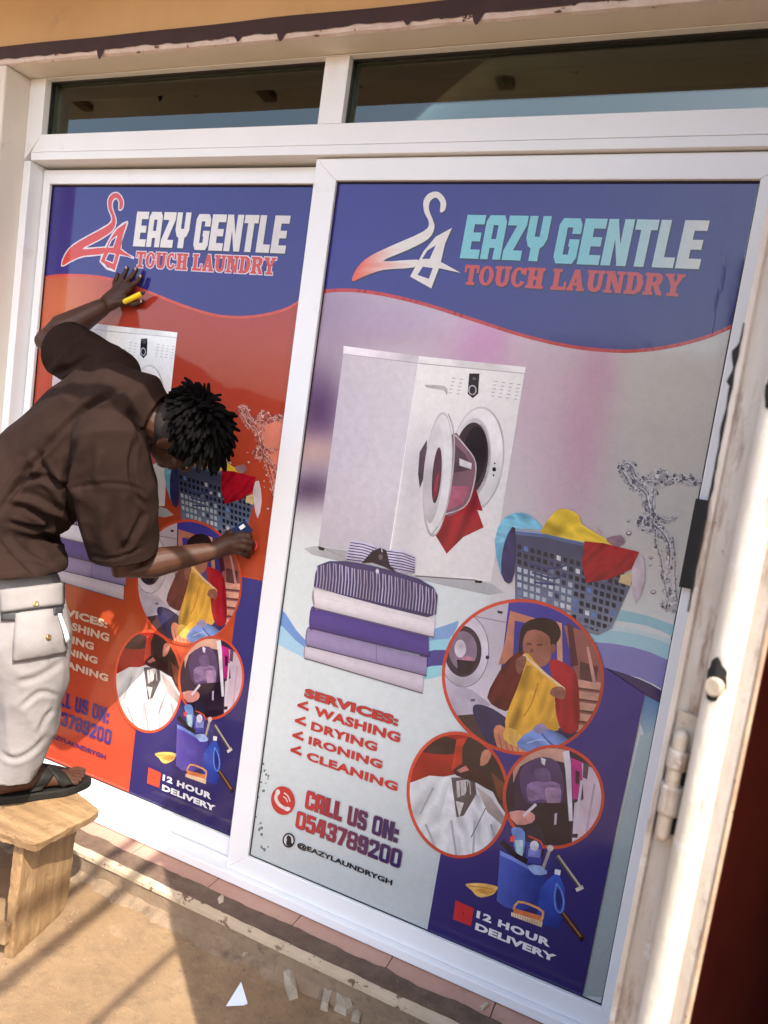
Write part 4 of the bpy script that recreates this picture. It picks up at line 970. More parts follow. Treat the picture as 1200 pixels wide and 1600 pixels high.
        A.poly(Z([(915, 900), (950, 890), (960, 960), (970, 1280), (950, 1280), (930, 1000)]), (226, 220, 226)); A.poly(Z([(960, 930), (1030, 960), (1020, 1160), (970, 1160)]), (186, 44, 128)); A.poly(Z([(985, 1000), (1010, 1010), (1005, 1080), (985, 1070)]), (52, 30, 52))
        A.poly(Z([(1020, 960), (1150, 1020), (1150, 1420), (965, 1420), (980, 1180), (1030, 1160)]), (206, 184, 194)); A.poly(Z([(1030, 960), (1060, 970), (1050, 1050), (1025, 1040)]), (92, 74, 90)); A.stroke(Z([(1020, 1060), (975, 1380)]), 4, (222, 216, 222)); A.stroke(Z([(1090, 1080), (1040, 1380)]), 3, (176, 150, 166)); A.poly(Z([(965, 1350), (1000, 1350), (996, 1372), (966, 1372)]), (60, 40, 60))
        A.poly(Z([(620, 1230), (720, 1225), (762, 1250), (745, 1290), (660, 1300)]), (214, 148, 138), 2); A.stroke(Z([(700, 1250), (765, 1190)]), 4.5, (206, 196, 204)); A.poly(Z([(870, 1240), (885, 1235), (880, 1300), (868, 1300)]), (190, 170, 190)); A.poly(Z([(600, 1060), (640, 1000), (650, 1220), (600, 1220)]), (46, 34, 50))
    disc('round_photo', 817, 1058, 125, 119, .35, ringc, ph1)
    disc('round_photo_ironing', 716, 1242, 78, 97, -.12, ringc, ph2)
    disc('round_photo_steaming', 865, 1245, 77, 79, 0, ringc, ph3)
    # ---- cleaning kit
    A.part('cleaning_bucket_picture')
    Z = zmap(660, 1280, .25)
    A.poly(Z([(640, 110), (660, 50), (700, 36), (745, 60), (765, 150), (740, 250), (650, 260)]), (44, 38, 60), 3)
    A.poly(Z([(555, 60), (600, 50), (640, 80), (635, 210), (580, 200), (570, 120)]), (104, 140, 200), 2); A.poly(Z([(580, 130), (630, 130), (625, 240), (590, 220)]), (176, 206, 214)); A.poly(Z([(548, 110), (580, 100), (575, 140), (550, 140)]), (214, 70, 56))
    A.poly(Z([(650, 140), (750, 150), (740, 280), (645, 270)]), (60, 66, 150)); A.poly(Z([(665, 180), (740, 190), (735, 240), (660, 232)]), (128, 134, 200)); A.ell(*Z([(700, 165)])[0], 7, 8, (206, 206, 214)); A.stroke(Z([(665, 105), (740, 140), (755, 180)]), 2.6, (206, 78, 56), 2)
    A.poly(Z([(770, 210), (840, 230), (850, 330), (760, 330)]), (52, 50, 110)); A.stroke(Z([(800, 180), (745, 330)]), 5, (170, 160, 150)); A.ell(*Z([(800, 180)])[0], 5, 5, (206, 196, 190))
    bl = (lambda x, y_: mixr((78, 94, 176), (44, 58, 136), (x - 780) / 60)) if not red else (lambda x, y_: mixr((104, 88, 176), (72, 64, 146), (x - 780) / 60))
    A.poly(Z([(485, 200), (600, 260), (780, 330), (760, 430), (720, 540), (620, 570), (520, 550), (465, 510)]), bl); A.poly(Z([(485, 195), (560, 230), (660, 290), (780, 320), (778, 345), (660, 312), (560, 256), (486, 224)]), (120, 136, 206)); A.poly(Z([(660, 290), (740, 290), (776, 340), (700, 345)]), (150, 170, 214), 2)
    A.stroke(Z([(500, 145), (590, 230), (650, 260)]), 8, (28, 26, 34)); A.stroke(Z([(845, 230), (990, 430)]), 7, (72, 66, 62)); A.stroke(Z([(850, 228), (992, 425)]), 3, (196, 188, 170)); A.stroke(Z([(966, 440), (1000, 424)]), 6, (214, 206, 190))
    A.poly(Z([(830, 310), (865, 318), (860, 350), (825, 342)]), (214, 214, 220)); A.poly(Z([(822, 345), (858, 350), (890, 430), (890, 580), (850, 690), (720, 650), (718, 560), (735, 440), (780, 380)]), lambda x, y_: mixr((58, 84, 176), (38, 56, 140), (y_ - 1370) / 80), 0)
    A.stroke(Z([(840, 400), (870, 450), (884, 520), (868, 580), (836, 560), (826, 480), (840, 400)]), 2.4, (104, 136, 206), 3); A.poly(Z([(845, 430), (868, 470), (874, 530), (858, 560), (842, 540), (836, 470)]), (40, 44, 110), 2)
    A.stroke(Z([(880, 590), (1000, 745)]), 9, (62, 40, 34)); A.stroke(Z([(880, 585), (990, 730)]), 3, (150, 104, 72)); A.poly(Z([(990, 735), (1016, 745), (1000, 765), (980, 760)]), (28, 24, 30))
    A.poly(Z([(270, 405), (320, 398), (400, 402), (470, 420), (462, 445), (440, 470), (370, 488), (330, 470), (310, 445), (285, 425)]), (224, 178, 98), 2); A.poly(Z([(330, 440), (400, 430), (460, 445), (400, 470)]), (196, 140, 66), 2); A.stroke(Z([(290, 418), (380, 424), (440, 436)]), 1.6, (184, 128, 60), 2)
    A.poly(Z([(575, 555), (750, 605), (750, 640), (565, 590)]), (206, 116, 70)); A.poly(Z([(556, 580), (752, 640), (746, 674), (556, 604)]), (226, 198, 164))
    for k in range(12): A.stroke(Z([(568 + k * 15, 586 + k * 5), (565 + k * 15, 606 + k * 5)]), .9, (160, 120, 92))
    A.stroke(Z([(570, 560), (600, 515), (680, 535), (755, 578), (740, 640)]), 3.4, (224, 160, 96), 2)
    A.part('delivery_lettering')
    A.poly([(712, 1406), (741, 1419), (736, 1447), (708, 1436)], (186, 48, 50) if not red else (220, 74, 52)); A.ell(724, 1427, 1.6, 1.8, (120, 40, 44))
    A.text('12 HOUR', (746, 1422), (859, 1480), (222, 220, 222), .05, track=1.12); A.text('DELIVERY', (744, 1441), (868, 1504), (222, 220, 222), .05, track=1.05)
    A.build(root)

def unmap_r(x, z): return to_px(Vector((x, 0, z)))
sticker.unmap = unmap_r
def right_xz(u, v): p = pY(u, v, 0); return p.x, p.z
sr = empty('window_sticker', ((RX0 + RX1) / 2, YR, RZ0)); tag(sr, 'laundry advert sticker with white background, purple haze and open washing machine', 'sticker', 'laundry stickers on the doors')
sticker(sr, YR + .0038, right_xz, (RX0 + .002, RX1 - .003, RZ0 + .001, RZ1 - .003), False)
def dxl(z): t = max(0, min(1, (z - GL - .9) / .5)); return -1.152 + (-1.191 + 1.152) * t
sticker.dx = dxl
def left_xz(u, v):
    p = pY(u, v, 0); return p.x + dxl(p.z), p.z + .006
def unmap_l(x, z): return to_px(Vector((x - dxl(z - .006), 0, z - .006)))
sticker.unmap = unmap_l
slf = empty('window_sticker', ((LX0 + LX1) / 2, YLF, LZ0)); tag(slf, 'laundry advert sticker with red-orange background being pressed on by the person', 'sticker', 'laundry stickers on the doors')
sticker(slf, YLF + .0038, left_xz, (LX0 + .002, LX1 - .002, LZ0 + .001, LZ1 - .003), True)

# ================================================================== open steel door beside the camera
def steel_paint(nm, a, b_, c_, amt):
    m = mat(nm, a, .5); t = m.node_tree; b = t.nodes['Principled BSDF']; b.inputs['Specular IOR Level'].default_value = .3
    n = nz(t, 11, 8, .65, stretch=(1, 1, .3)); c = ramp(t, n.outputs[0], [(.34, a), (.52, b_), (.68, c_)]).outputs[0]
    n2 = nz(t, 20, 8, .72, stretch=(1.5, 1.5, .28)); c = mixc(t, ramp(t, n2.outputs[0], [(amt, (0, 0, 0)), (amt + .1, (.9, .9, .9))]).outputs[0], c, (.17, .095, .05))
    n3 = nz(t, 70, 6, .7); c = mixc(t, ramp(t, n3.outputs[0], [(.66, (0, 0, 0)), (.70, (1, 1, 1))]).outputs[0], c, (.05, .028, .016))
    n5 = nz(t, 34, 6, .7); c = mixc(t, ramp(t, n5.outputs[0], [(.60, (0, 0, 0)), (.66, (.7, .7, .7))]).outputs[0], c, (.52, .49, .45))
    t.links.new(c, b.inputs['Base Color']); v = bump(t, n2.outputs[0], .5, .004); t.links.new(bump(t, n3.outputs[0], .5, .002, v), b.inputs['Normal']); return m
M['steel'] = steel_paint('worn_cream_steel_paint', (.34, .28, .22), (.44, .385, .32), (.52, .475, .42), .545)
M['steel_bead'] = steel_paint('sunlit_bead_paint', (.42, .37, .29), (.52, .48, .41), (.57, .535, .47), .57)  # paler copy of the edge paint, the bead's sunlit highlight put into its colour
M['rust'] = worn('rusty_edge', (.30, .20, .13), (.42, .32, .22), 30, .7, .5, .003, c2=(.05, .03, .02), s2=60, th=(.6, .64))
M['maroon_door'] = worn('dark_maroon_door', (.026, .0020, .0012), (.046, .006, .0026), 5, .7, .15, .003, **{'Specular IOR Level': .05})
M['bolt'] = worn('painted_bolt', (.42, .36, .28), (.33, .26, .19), 40, .45, .4, .002, c2=(.30, .18, .10), s2=90, th=(.6, .68))
M['hole'] = mat('hole_black', (.006, .005, .004), .9)  # black put in for the dark inside holes, slots and the flange gap
E0 = Vector((1.1085, -1.241, 0)); HN = Vector((1.488, -.42, 0))
dl = (HN - E0); DW = dl.length; ld = dl.normalized(); wd_ = Vector((ld.y, -ld.x, 0))   # along the leaf, across its thickness (to the right)
sd_ = empty('steel_door', E0 + wd_ * .03); tag(sd_, 'open steel door with worn cream edge, bolts and dark maroon face', 'door')
DH = 2.42
def LP(w_, l, z): q = E0 + wd_ * w_ + ld * l; return Vector((q.x, q.y, z))
def extr(name, prof, z0, z1, mt, cuts=60, closed=False, wob=0):
    bm = bmesh.new(); prev = None; rows = []
    for k in range(cuts + 1):
        z = z0 + (z1 - z0) * k / cuts
        rows.append([bm.verts.new(LP(w_ + wob * noise.noise(Vector((z * 6, i * 3.1, 1))), l + wob * noise.noise(Vector((z * 5, i * 2.3, 7))), z)) for i, (w_, l) in enumerate(prof)])
    n = len(prof)
    for a, b in zip(rows, rows[1:]):
        for i in range(n if closed else n - 1): bm.faces.new((a[i], a[(i + 1) % n], b[(i + 1) % n], b[i]))
    if closed: bm.faces.new(rows[0][::-1]); bm.faces.new(rows[-1])
    return bm_done(name, bm, mt, sd_, smooth=False)
# folded edge: flange, flat, half-round bead, flat
bead = [(.036 + .0115 * math.cos(a), .001 - .0105 * math.sin(a)) for a in (math.pi - math.pi * k / 10 for k in range(11))]
def edge(z0, z1, cut_hole=None):
    pass
flange = [(-.004, .030), (-.004, .0075), (.001, .0075), (.001, .012)]
o = extr('flange', flange + [(.001, .030)], .02, DH, M['steel'], 80, True, wob=.0006)
prof = [(.0012, .0125), (.0235, .0125), (.0245, .004)] + bead[1:-1] + [(.0475, .003), (.0485, .006), (.0595, .0065), (.0605, .0125), (.0605, .04), (.0012, .04)]
# the bolt hole through the bead: drawn further down as a black patch for its dark depth
hz = pY(1138, 1060, E0.y).z
body = extr('edge_profile', prof, .02, DH, M['steel'], 160, True, wob=.0006)
body.data.materials.append(M['steel_bead'])
for p_ in body.data.polygons:
    w_ = (p_.center - E0).dot(wd_)
    if .0225 < w_ < .0495 and (p_.center - E0).dot(ld) < .02: p_.material_index = 1; p_.use_smooth = True
extr('rust_seam', [(.0600, .0060), (.0618, .0055), (.0625, .0125), (.0608, .0128)], .02, DH, M['rust'], 120, True, wob=.0005)
# ragged black strips drawn for the dark gap beside the flange
def crack(v0, v1, seed, wmax):
    z1, z0 = pY(1140, v0, E0.y).z, pY(1080, v1, E0.y).z; bm = bmesh.new(); rows = []; K = 60
    for k in range(K + 1):
        t = k / K; z = z0 + (z1 - z0) * t; wd2 = wmax * (.25 + .75 * abs(noise.noise(Vector((z * 30, seed, 0))))) * min(1, 6 * t, 6 * (1 - t)) + .0004
        rows.append([bm.verts.new(LP(-.0046 + dw, .0068 + dl2, z)) for dw, dl2 in ((-wd2, .004), (-wd2 * .5, 0), (.0016 * noise.noise(Vector((z * 70, seed, 3))) + .001, -.0004), (.0012, .004))])
    for a, b in zip(rows, rows[1:]):
        for i in range(3): bm.faces.new((a[i], a[i + 1], b[i + 1], b[i]))
    bm_done('dark_gap_strip', bm, M['hole'], sd_)
crack(500, 960, 2.0, .0050); crack(530, 600, 7.0, .010)
# maroon leaf sheet
v = [LP(.0612, .013, .02), LP(.0612, DW, .02), LP(.0612, DW, DH), LP(.0612, .013, DH), LP(.006, .0405, .02), LP(.006, DW, .02), LP(.006, DW, DH), LP(.006, .0405, DH)]
me = mesh('leaf_panel', v, [(0, 1, 2, 3), (5, 4, 7, 6), (4, 0, 3, 7), (1, 5, 6, 2), (3, 2, 6, 7), (4, 5, 1, 0)]); link('leaf_panel', me, M['maroon_door'], sd_)
# ragged black patch for the dark hole, with a bright round lock bolt
def hole(u, v_, ru, rv, name, bolt=True, lw=.036, ll=-.0105, depth=.002):
    c = pY(u, v_, E0.y); z = c.z; bm = bmesh.new(); n = 22; ring = []
    rs = random.Random(4)
    for k in range(n):
        a = 2 * math.pi * k / n; r = rs.uniform(.86, 1.2)
        dw = ru * r * math.cos(a)
        l = .001 - .0105 * math.sqrt(max(0, 1 - (dw / .0118) ** 2)) if abs(dw) < .0118 else .001
        ring.append(bm.verts.new(LP(lw + dw, l - .0007, z + rv * r * math.sin(a))))
    cc = bm.verts.new(LP(lw, ll - .0007, z))
    for k in range(n): bm.faces.new((ring[k], ring[(k + 1) % n], cc))
    h = bm_done(name, bm, M['hole'], sd_)
    if bolt:
        bm = bmesh.new(); p0 = LP(lw + .0008, ll + .004, z - rv * .34); p1 = LP(lw + .0008, ll - .0032, z - rv * .34); r = ru * .82
        a1, b1 = wd_ * r, Vector((0, 0, r * 1.12))
        loft(bm, [(p0, a1, b1), (p1, a1, b1), (p1 - ld * .0012, a1 * .85, b1 * .85)], 20)
        bm_done('lock_bolt', bm, M['bolt'], h, bevel=.0004)
hole(1139, 1056, .0088, .0165, 'lock_hole')
hole(1203, 615, .0075, .013, 'lock_hole', bolt=False)
# surface bolt: a rod sliding in two staples
def flush_bolt():
    zt_, zb_ = pY(1046, 1145, E0.y).z, pY(1036, 1312, E0.y).z
    w0 = .0125
    pl = extr('bolt_plate', [(.003, .0124), (.0035, .0095), (.0225, .0095), (.023, .0124)], zb_ - .004, zt_ + .02, M['bolt'], 20, True, wob=.0012)
    bm = bmesh.new(); chain(bm, [LP(w0, .0035, zb_ + .006), LP(w0, .0035, (zt_ + zb_) / 2), LP(w0, .0035, zt_)], [.0062, .0062, .0062], 14); rod = bm_done('bolt_rod', bm, M['bolt'], sd_, True)
    L = zt_ - zb_
    for z0, z1 in ((zt_ - .30 * L, zt_ - .12 * L), (zt_ - .74 * L, zt_ - .46 * L)):
        bm = bmesh.new(); rows = []
        for k in range(9):
            z = z0 + (z1 - z0) * k / 8; rows.append([bm.verts.new(LP(w0 + (.0098 + .0006 * noise.noise(Vector((z * 90, a, 0)))) * math.cos(a), .0085 - .0118 * math.sin(a), z)) for a in (math.pi * q / 10 for q in range(11))])
        for a, b in zip(rows, rows[1:]):
            for i in range(10): bm.faces.new((a[i], a[i + 1], b[i + 1], b[i]))
        s_ = bm_done('staple', bm, M['steel'], sd_, True); so_ = s_.modifiers.new('s', 'SOLIDIFY'); so_.thickness = .0016
    for z0, z1 in ((zt_ - .455 * L, zt_ - .305 * L), (zt_ - .93 * L, zt_ - .745 * L)):
        v = [LP(w0 - .0088, .0090, z0), LP(w0 + .0088, .0090, z0), LP(w0 + .0088, .0090, z1), LP(w0 - .0088, .0090, z1)]
        link('bolt_slot', mesh('bolt_slot', v, [(0, 1, 2, 3)]), M['hole'], sd_)
flush_bolt()

# ================================================================== stool
ST = GL + .205
g0, g1 = pZ(20, 1500, 0), pZ(105, 1420, 0)
ydir = (g1 - g0).normalized(); xdir = Vector((-ydir.y, ydir.x, 0));
if xdir.x > 0: xdir = -xdir                       # the bench runs away to the left
stl = empty('wooden_stool', (g0 + g1) / 2); tag(stl, 'low raw wood stool with plank top the person stands on', 'stool')
c1, c2, c3 = pZ(59, 1318, ST), pZ(157, 1270, ST), pZ(114, 1238, ST)
def rough_wood(bm, seg, amp):
    """hand-sawn timber: cut fine, then wavered and chipped at the edges"""
    bmesh.ops.triangulate(bm, faces=bm.faces[:])
    for _ in range(7):
        es = [e for e in bm.edges if e.calc_length() > seg * 1.5]
        if not es: break
        bmesh.ops.subdivide_edges(bm, edges=es, cuts=1); bmesh.ops.triangulate(bm, faces=[f for f in bm.faces if len(f.verts) > 3])
    bm.normal_update()
    sharp = {v for e in bm.edges if len(e.link_faces) == 2 and e.calc_face_angle(0) > .6 for v in e.verts}
    for v in bm.verts:
        n = noise.fractal(v.co * 22, 1, 2, 4); v.co += v.normal * (amp * n)
        if v in sharp: v.co -= v.normal * amp * (1.0 + 1.6 * max(0, noise.noise(v.co * 38)))
def plank_top():
    bm = bmesh.new(); T = .032
    far = c3 + (c3 - c2) * 0
    out = [c1, c2 + Vector((-.004, -.006, 0)), c2 + Vector((-.012, .012, 0)), c3 + Vector((.004, .01, 0)), c3 + xdir * .75, c1 + xdir * .72, c1 + xdir * .30 + ydir * .003]
    n = len(out); tp = [bm.verts.new(p) for p in out]
    bt = [bm.verts.new(p + Vector((-.010, .006, -T)) if i < 3 else p + Vector((0, 0, -T))) for i, p in enumerate(out)]
    bm.faces.new(tp); bm.faces.new(bt[::-1])
    for i in range(n): bm.faces.new((tp[i], bt[i], bt[(i + 1) % n], tp[(i + 1) % n]))
    rough_wood(bm, .012, .0028); bm_done('seat_plank', bm, M['wood'], stl)
plank_top()
def board(name, a, b, th, z0, z1, chamfer, mt, side):
    """upright board from a to b (ground points), thickness to the left"""
    bm = bmesh.new(); L = (b - a).length; d = (b - a).normalized()
    pr_ = [(0, z0), (L - chamfer, z0), (L - chamfer * .35, z0 + chamfer * .35), (L, z0 + chamfer * 1.2), (L + .004, (z0 + z1) / 2), (L, z1), (0, z1), (-.004, z1 * .6)]
    f0 = [bm.verts.new(a + d * s_ + Vector((0, 0, z))) for s_, z in pr_]; f1 = [bm.verts.new(v.co + side * th) for v in f0]
    bm.faces.new(f0); bm.faces.new(f1[::-1]); n = len(pr_)
    for i in range(n): bm.faces.new((f0[i], f1[i], f1[(i + 1) % n], f0[(i + 1) % n]))
    rough_wood(bm, .016, .0024); bm_done(name, bm, mt, stl)
board('leg', g0, g1, .03, 0, ST - .0325, .03, M['wood_up'], xdir)
board('leg', g0 + xdir * .52, g1 + xdir * .52, .03, 0, ST - .0325, .03, M['wood_up'], xdir)
# rail nailed across the front of the legs
r0 = g0 - ydir * .024 + xdir * .012
ra = r0 + Vector((0, 0, .055)); bm = bmesh.new()
vv = []
for s_ in (0, .6):
    for dy in (0, .0225):
        for z in (0, .055): vv.append(bm.verts.new(ra + xdir * s_ - ydir * (.0005 - dy) + Vector((0, 0, z))))
for f in ((0, 1, 3, 2), (4, 6, 7, 5), (0, 4, 5, 1), (2, 3, 7, 6), (0, 2, 6, 4), (1, 5, 7, 3)): bm.faces.new([vv[i] for i in f])
bm_done('rail', bm, M['wood'], stl, bevel=.003)

# ================================================================== litter on the ground
def chunk(name, px, h, mt, label, cat, group=None, z=0):
    pts = [pZ(u, v, z) for u, v in px]; bm = bmesh.new(); n = len(pts)
    c = sum(pts, Vector()) / n
    b = [bm.verts.new(p) for p in pts]; t = [bm.verts.new(c + (p - c) * random.uniform(.72, .95) + Vector((0, 0, h * random.uniform(.55, 1.2)))) for p in pts]
    ct = bm.verts.new(c + Vector((0, 0, h * 1.1)))
    bm.faces.new(b[::-1])
    for i in range(n): bm.faces.new((b[i], b[(i + 1) % n], t[(i + 1) % n], t[i])); bm.faces.new((t[i], t[(i + 1) % n], ct))
    return tag(bm_done(name, bm, mt, None, bevel=.001), label, cat, group)
GRP = 'mortar pieces on the ground'
chunk('mortar_chunk', [(438, 1522), (452, 1518), (462, 1536), (466, 1560), (452, 1564), (446, 1546)], .017, M['chunk'], 'long grey mortar chunk below the step, nearest the vinyl scrap', 'rubble', GRP)
chunk('mortar_chunk', [(505, 1543), (517, 1541), (520, 1552), (512, 1582), (500, 1578)], .017, M['chunk'], 'upright strip of mortar beside the broad rounded chunk', 'rubble', GRP)
chunk('mortar_chunk', [(524, 1560), (536, 1556), (548, 1568), (551, 1580), (540, 1588), (521, 1579)], .020, M['chunk'], 'broad rounded mortar chunk between two smaller ones', 'rubble', GRP)
chunk('mortar_chunk', [(550, 1584), (560, 1580), (565, 1590), (561, 1600), (548, 1596)], .015, M['chunk'], 'small mortar chunk at the end of the row of chunks', 'rubble', GRP)
chunk('mortar_chunk', [(377, 1486), (388, 1494), (378, 1501)], .012, M['chunk'], 'tiny pointed mortar chip lying alone below the step', 'rubble', GRP)
chunk('mortar_chunk', [(339, 1405), (347, 1399), (351, 1401), (349, 1410), (342, 1414)], .008, M['nosing'], 'pale plaster chip lying on the dirty mortar of the step', 'rubble', GRP, z=zs + .004)
chunk('mortar_chunk', [(748, 1574), (760, 1566), (766, 1572), (754, 1580)], .008, M['nosing'], 'pinkish plaster chip lying on a tile of the step', 'rubble', GRP, z=zs + .001)
vt = [pZ(u, v, .003) for u, v in ((353, 1572), (376, 1540), (387, 1568), (380, 1571))]
vs_ = mesh('vinyl_scrap', [vt[0], vt[1] + Vector((0, 0, .012)), vt[2], vt[3]], [(0, 3, 2, 1)]); o = link('vinyl_scrap', vs_, M['vinyl_back']); sdf = o.modifiers.new('s', 'SOLIDIFY'); sdf.thickness = .0006
tag(o, 'pale blue-white triangular scrap of vinyl lying on the shaded ground', 'scrap')
# small loose grit
bm = bmesh.new(); rs = random.Random(2)
for k in range(2600):
    u, v = rs.uniform(0, 860), rs.uniform(1390, 1660); p = pZ(u, v, 0)
    if p.y > -.235 or p.y < -1.2 or rs.random() > .25 + .75 * math.exp(-(-.24 - p.y) / .12): continue
    r = rs.choice([.0009, .0012, .0018, .0025, .0036]) * rs.uniform(.7, 1.2)
    q = bmesh.ops.create_icosphere(bm, subdivisions=1, radius=r, matrix=Matrix.Translation(p + Vector((0, 0, r * .3))))
    for vt_ in q['verts']: vt_.co += Vector((rs.uniform(-1, 1), rs.uniform(-1, 1), rs.uniform(-.6, .6))) * r * .4
tag(bm_done('grit', bm, M['concrete'], None), 'loose grit scattered over the dusty ground', 'grit', kind='stuff')

# ================================================================== the person
def skin_mat():
    m = mat('dark_brown_skin', (.075, .034, .021), .52, **{'Specular IOR Level': .3}); t = m.node_tree; b = t.nodes['Principled BSDF']
    n = nz(t, 22, 6, .6); t.links.new(ramp(t, n.outputs[0], [(.3, (.042, .0165, .009)), (.7, (.066, .027, .0148))]).outputs[0], b.inputs['Base Color'])
    n2 = nz(t, 260, 4, .6); t.links.new(bump(t, n2.outputs[0], .25, .0012), b.inputs['Normal'])
    b.inputs['Subsurface Weight'].default_value = .05; b.inputs['Subsurface Radius'].default_value = (.01, .004, .002)
    return m
def cloth(name, c0, c1, weave, rough=.85):
    m = mat(name, c0, rough); t = m.node_tree; b = t.nodes['Principled BSDF']
    n = nz(t, 9, 6, .6); t.links.new(ramp(t, n.outputs[0], [(.3, c0), (.7, c1)]).outputs[0], b.inputs['Base Color'])
    n2 = nz(t, weave, 3, .6); v = bump(t, n2.outputs[0], .25, .0015); n3 = nz(t, 16, 5, .55); t.links.new(bump(t, n3.outputs[0], .35, .012, v), b.inputs['Normal'])
    b.inputs['Sheen Weight'].default_value = 0; b.inputs['Specular IOR Level'].default_value = .06
    return m
M['skin'] = skin_mat()
M['shirt'] = cloth('dark_brown_jersey', (.0165, .0092, .0070), (.0215, .012, .009), 500)
M['trousers'] = cloth('pale_cargo_cotton', (.185, .170, .165), (.215, .198, .193), 600)
M['hair'] = mat('black_hair', (.0045, .004, .004), .9, **{'Specular IOR Level': .03})
M['nail'] = mat('nail', (.45, .28, .22), .3)
M['sandal'] = worn('dark_olive_leather', (.009, .009, .0075), (.015, .014, .0115), 30, .6, .3, .002, **{'Specular IOR Level': .15})
M['brass'] = mat('brass_button', (.35, .22, .08), .35, Metallic=.8)
M['strap'] = mat('black_webbing', (.02, .02, .022), .7)
M['zip'] = mat('white_zip_cord', (.75, .75, .75), .5)
M['yellow'] = mat('yellow_plastic', (.85, .58, .01), .3)
M['navy'] = mat('navy_plastic', (.008, .02, .085), .6, **{'Specular IOR Level': .15})
M['redplastic'] = mat('red_plastic', (.55, .03, .03), .35)

per = empty('person', pZ(40, 1250, 0)); tag(per, 'person in brown T-shirt and pale cargo trousers bending to press a sticker on', 'person')
SF = YLF - .0042                        # surface of the left sticker
# -- joints
HIP = pY(-22, 850, -.50); HIP2 = pY(-55, 850, -.35)
SHR = pY(172, 694, -.40); SHL = pY(172, 588, -.14)
ELR = pY(196, 888, -.29); WRR = pY(333, 861, -.085)
ELL = pY(76, 530, -.13); WRL = pY(158, 481, -.025)
NECK = pY(216, 645, -.28); HEAD = pY(287, 680, -.22)
ANK = pZ(12, 1225, ST + .075)
for nm, a, b in (('upper arm R', SHR, ELR), ('forearm R', ELR, WRR), ('upper arm L', SHL, ELL), ('forearm L', ELL, WRL), ('torso', HIP, NECK), ('neck-head', NECK, HEAD), ('shoulders', SHR, SHL), ('leg', HIP, ANK)): print(nm, round((a - b).length, 3))

bm = bmesh.new()
# head: crown points right and up, face looks down towards the glass
cr = Vector((.80, .12, .20)); cr.normalize(); fd = Vector((.18, .42, -.80)); fd = (fd - cr * fd.dot(cr)).normalized(); sd3 = cr.cross(fd)   # sd3: side of the head
def HP(s_, f_, c_): return HEAD + sd3 * s_ + fd * f_ + cr * c_
ellipsoid(bm, HP(0, -.012, .012), (sd3 * .074, fd * .092, cr * .092))
ellipsoid(bm, HP(0, .030, -.045), (sd3 * .058, fd * .062, cr * .072))     # face and jaw
ellipsoid(bm, HP(0, .070, -.088), (sd3 * .026, fd * .024, cr * .026))     # chin
chain(bm, [HP(0, .088, .0), HP(0, .103, -.026), HP(0, .100, -.036)], [.008, .012, .014], 10)  # nose
for s_ in (-1, 1):
    ellipsoid(bm, HP(s_ * .013, .096, -.037), (sd3 * .009, fd * .009, cr * .007), 10, 6)
    ellipsoid(bm, HP(s_ * .030, .078, .012), (sd3 * .022, fd * .012, cr * .008), 10, 6)       # brow
    ellipsoid(bm, HP(s_ * .042, .060, -.03), (sd3 * .02, fd * .018, cr * .018), 10, 6)        # cheek
    ellipsoid(bm, HP(s_ * .077, -.010, -.016), (sd3 * .009, fd * .018, cr * .031), 12, 8)     # ear
    ellipsoid(bm, HP(s_ * .082, -.016, -.010), (sd3 * .006, fd * .012, cr * .020), 10, 6)
ellipsoid(bm, HP(0, .092, -.062), (sd3 * .026, fd * .010, cr * .006), 12, 6)                  # lips
ellipsoid(bm, HP(0, .090, -.072), (sd3 * .022, fd * .010, cr * .007), 12, 6)
chain(bm, [NECK - (HEAD - NECK) * .35, NECK, HP(0, -.035, -.055), HP(0, -.02, -.02)], [.075, .062, .060, .062], 16)
# torso core inside the shirt
chain(bm, [HIP.lerp(HIP2, .5), HIP.lerp(HIP2, .5).lerp(NECK, .4), SHR.lerp(SHL, .5), NECK], [.12, .11, .12, .06], 16)
chain(bm, [SHR, SHR.lerp(SHL, .5), SHL], [.055, .08, .055], 14)
# arms
chain(bm, [SHR, SHR.lerp(ELR, .5), ELR, ELR.lerp(WRR, .30), ELR.lerp(WRR, .65), WRR], [.056, .050, .042, .046, .036, .027], 16)
chain(bm, [SHL, SHL.lerp(ELL, .5), ELL, ELL.lerp(WRL, .28), ELL.lerp(WRL, .65), WRL], [.056, .053, .047, .052, .041, .030], 16)
# -- left hand, flat against the sticker
nY = Vector((0, 1, 0))
def onG(u, v, off): return pY(u, v, SF - off)
PL = onG(183, 463, .016)
kn = [onG(205, 449, .016), onG(198, 442, .017), onG(189, 441, .016), onG(181, 447, .014)]   # knuckles, index to little finger
tipsL = [(onG(215, 440, .015), onG(221, 432, .0090)), (onG(207, 431, .015), onG(213.5, 421, .0090)), (onG(193.5, 430, .014), onG(199, 419, .0085)), (onG(181, 438, .012), onG(184, 429, .008))]
chain(bm, [WRL, WRL.lerp(PL, .5), PL], [.026, .034, .036], 14, flat=(nY, .55))
for k_ in kn: chain(bm, [WRL.lerp(PL, .4), PL.lerp(k_, .55), k_], [.021, .019, .0135], 12, flat=(nY, .8))
for k_, (m_, t_) in zip(kn, tipsL): chain(bm, [k_, k_.lerp(m_, .55) - nY * .004, m_, t_], [.0115, .0100, .0090, .0074], 12)
chain(bm, [WRL.lerp(PL, .45), onG(200, 471, .017), onG(211, 475, .014), onG(222, 471, .0095)], [.017, .0145, .0115, .0085], 12)
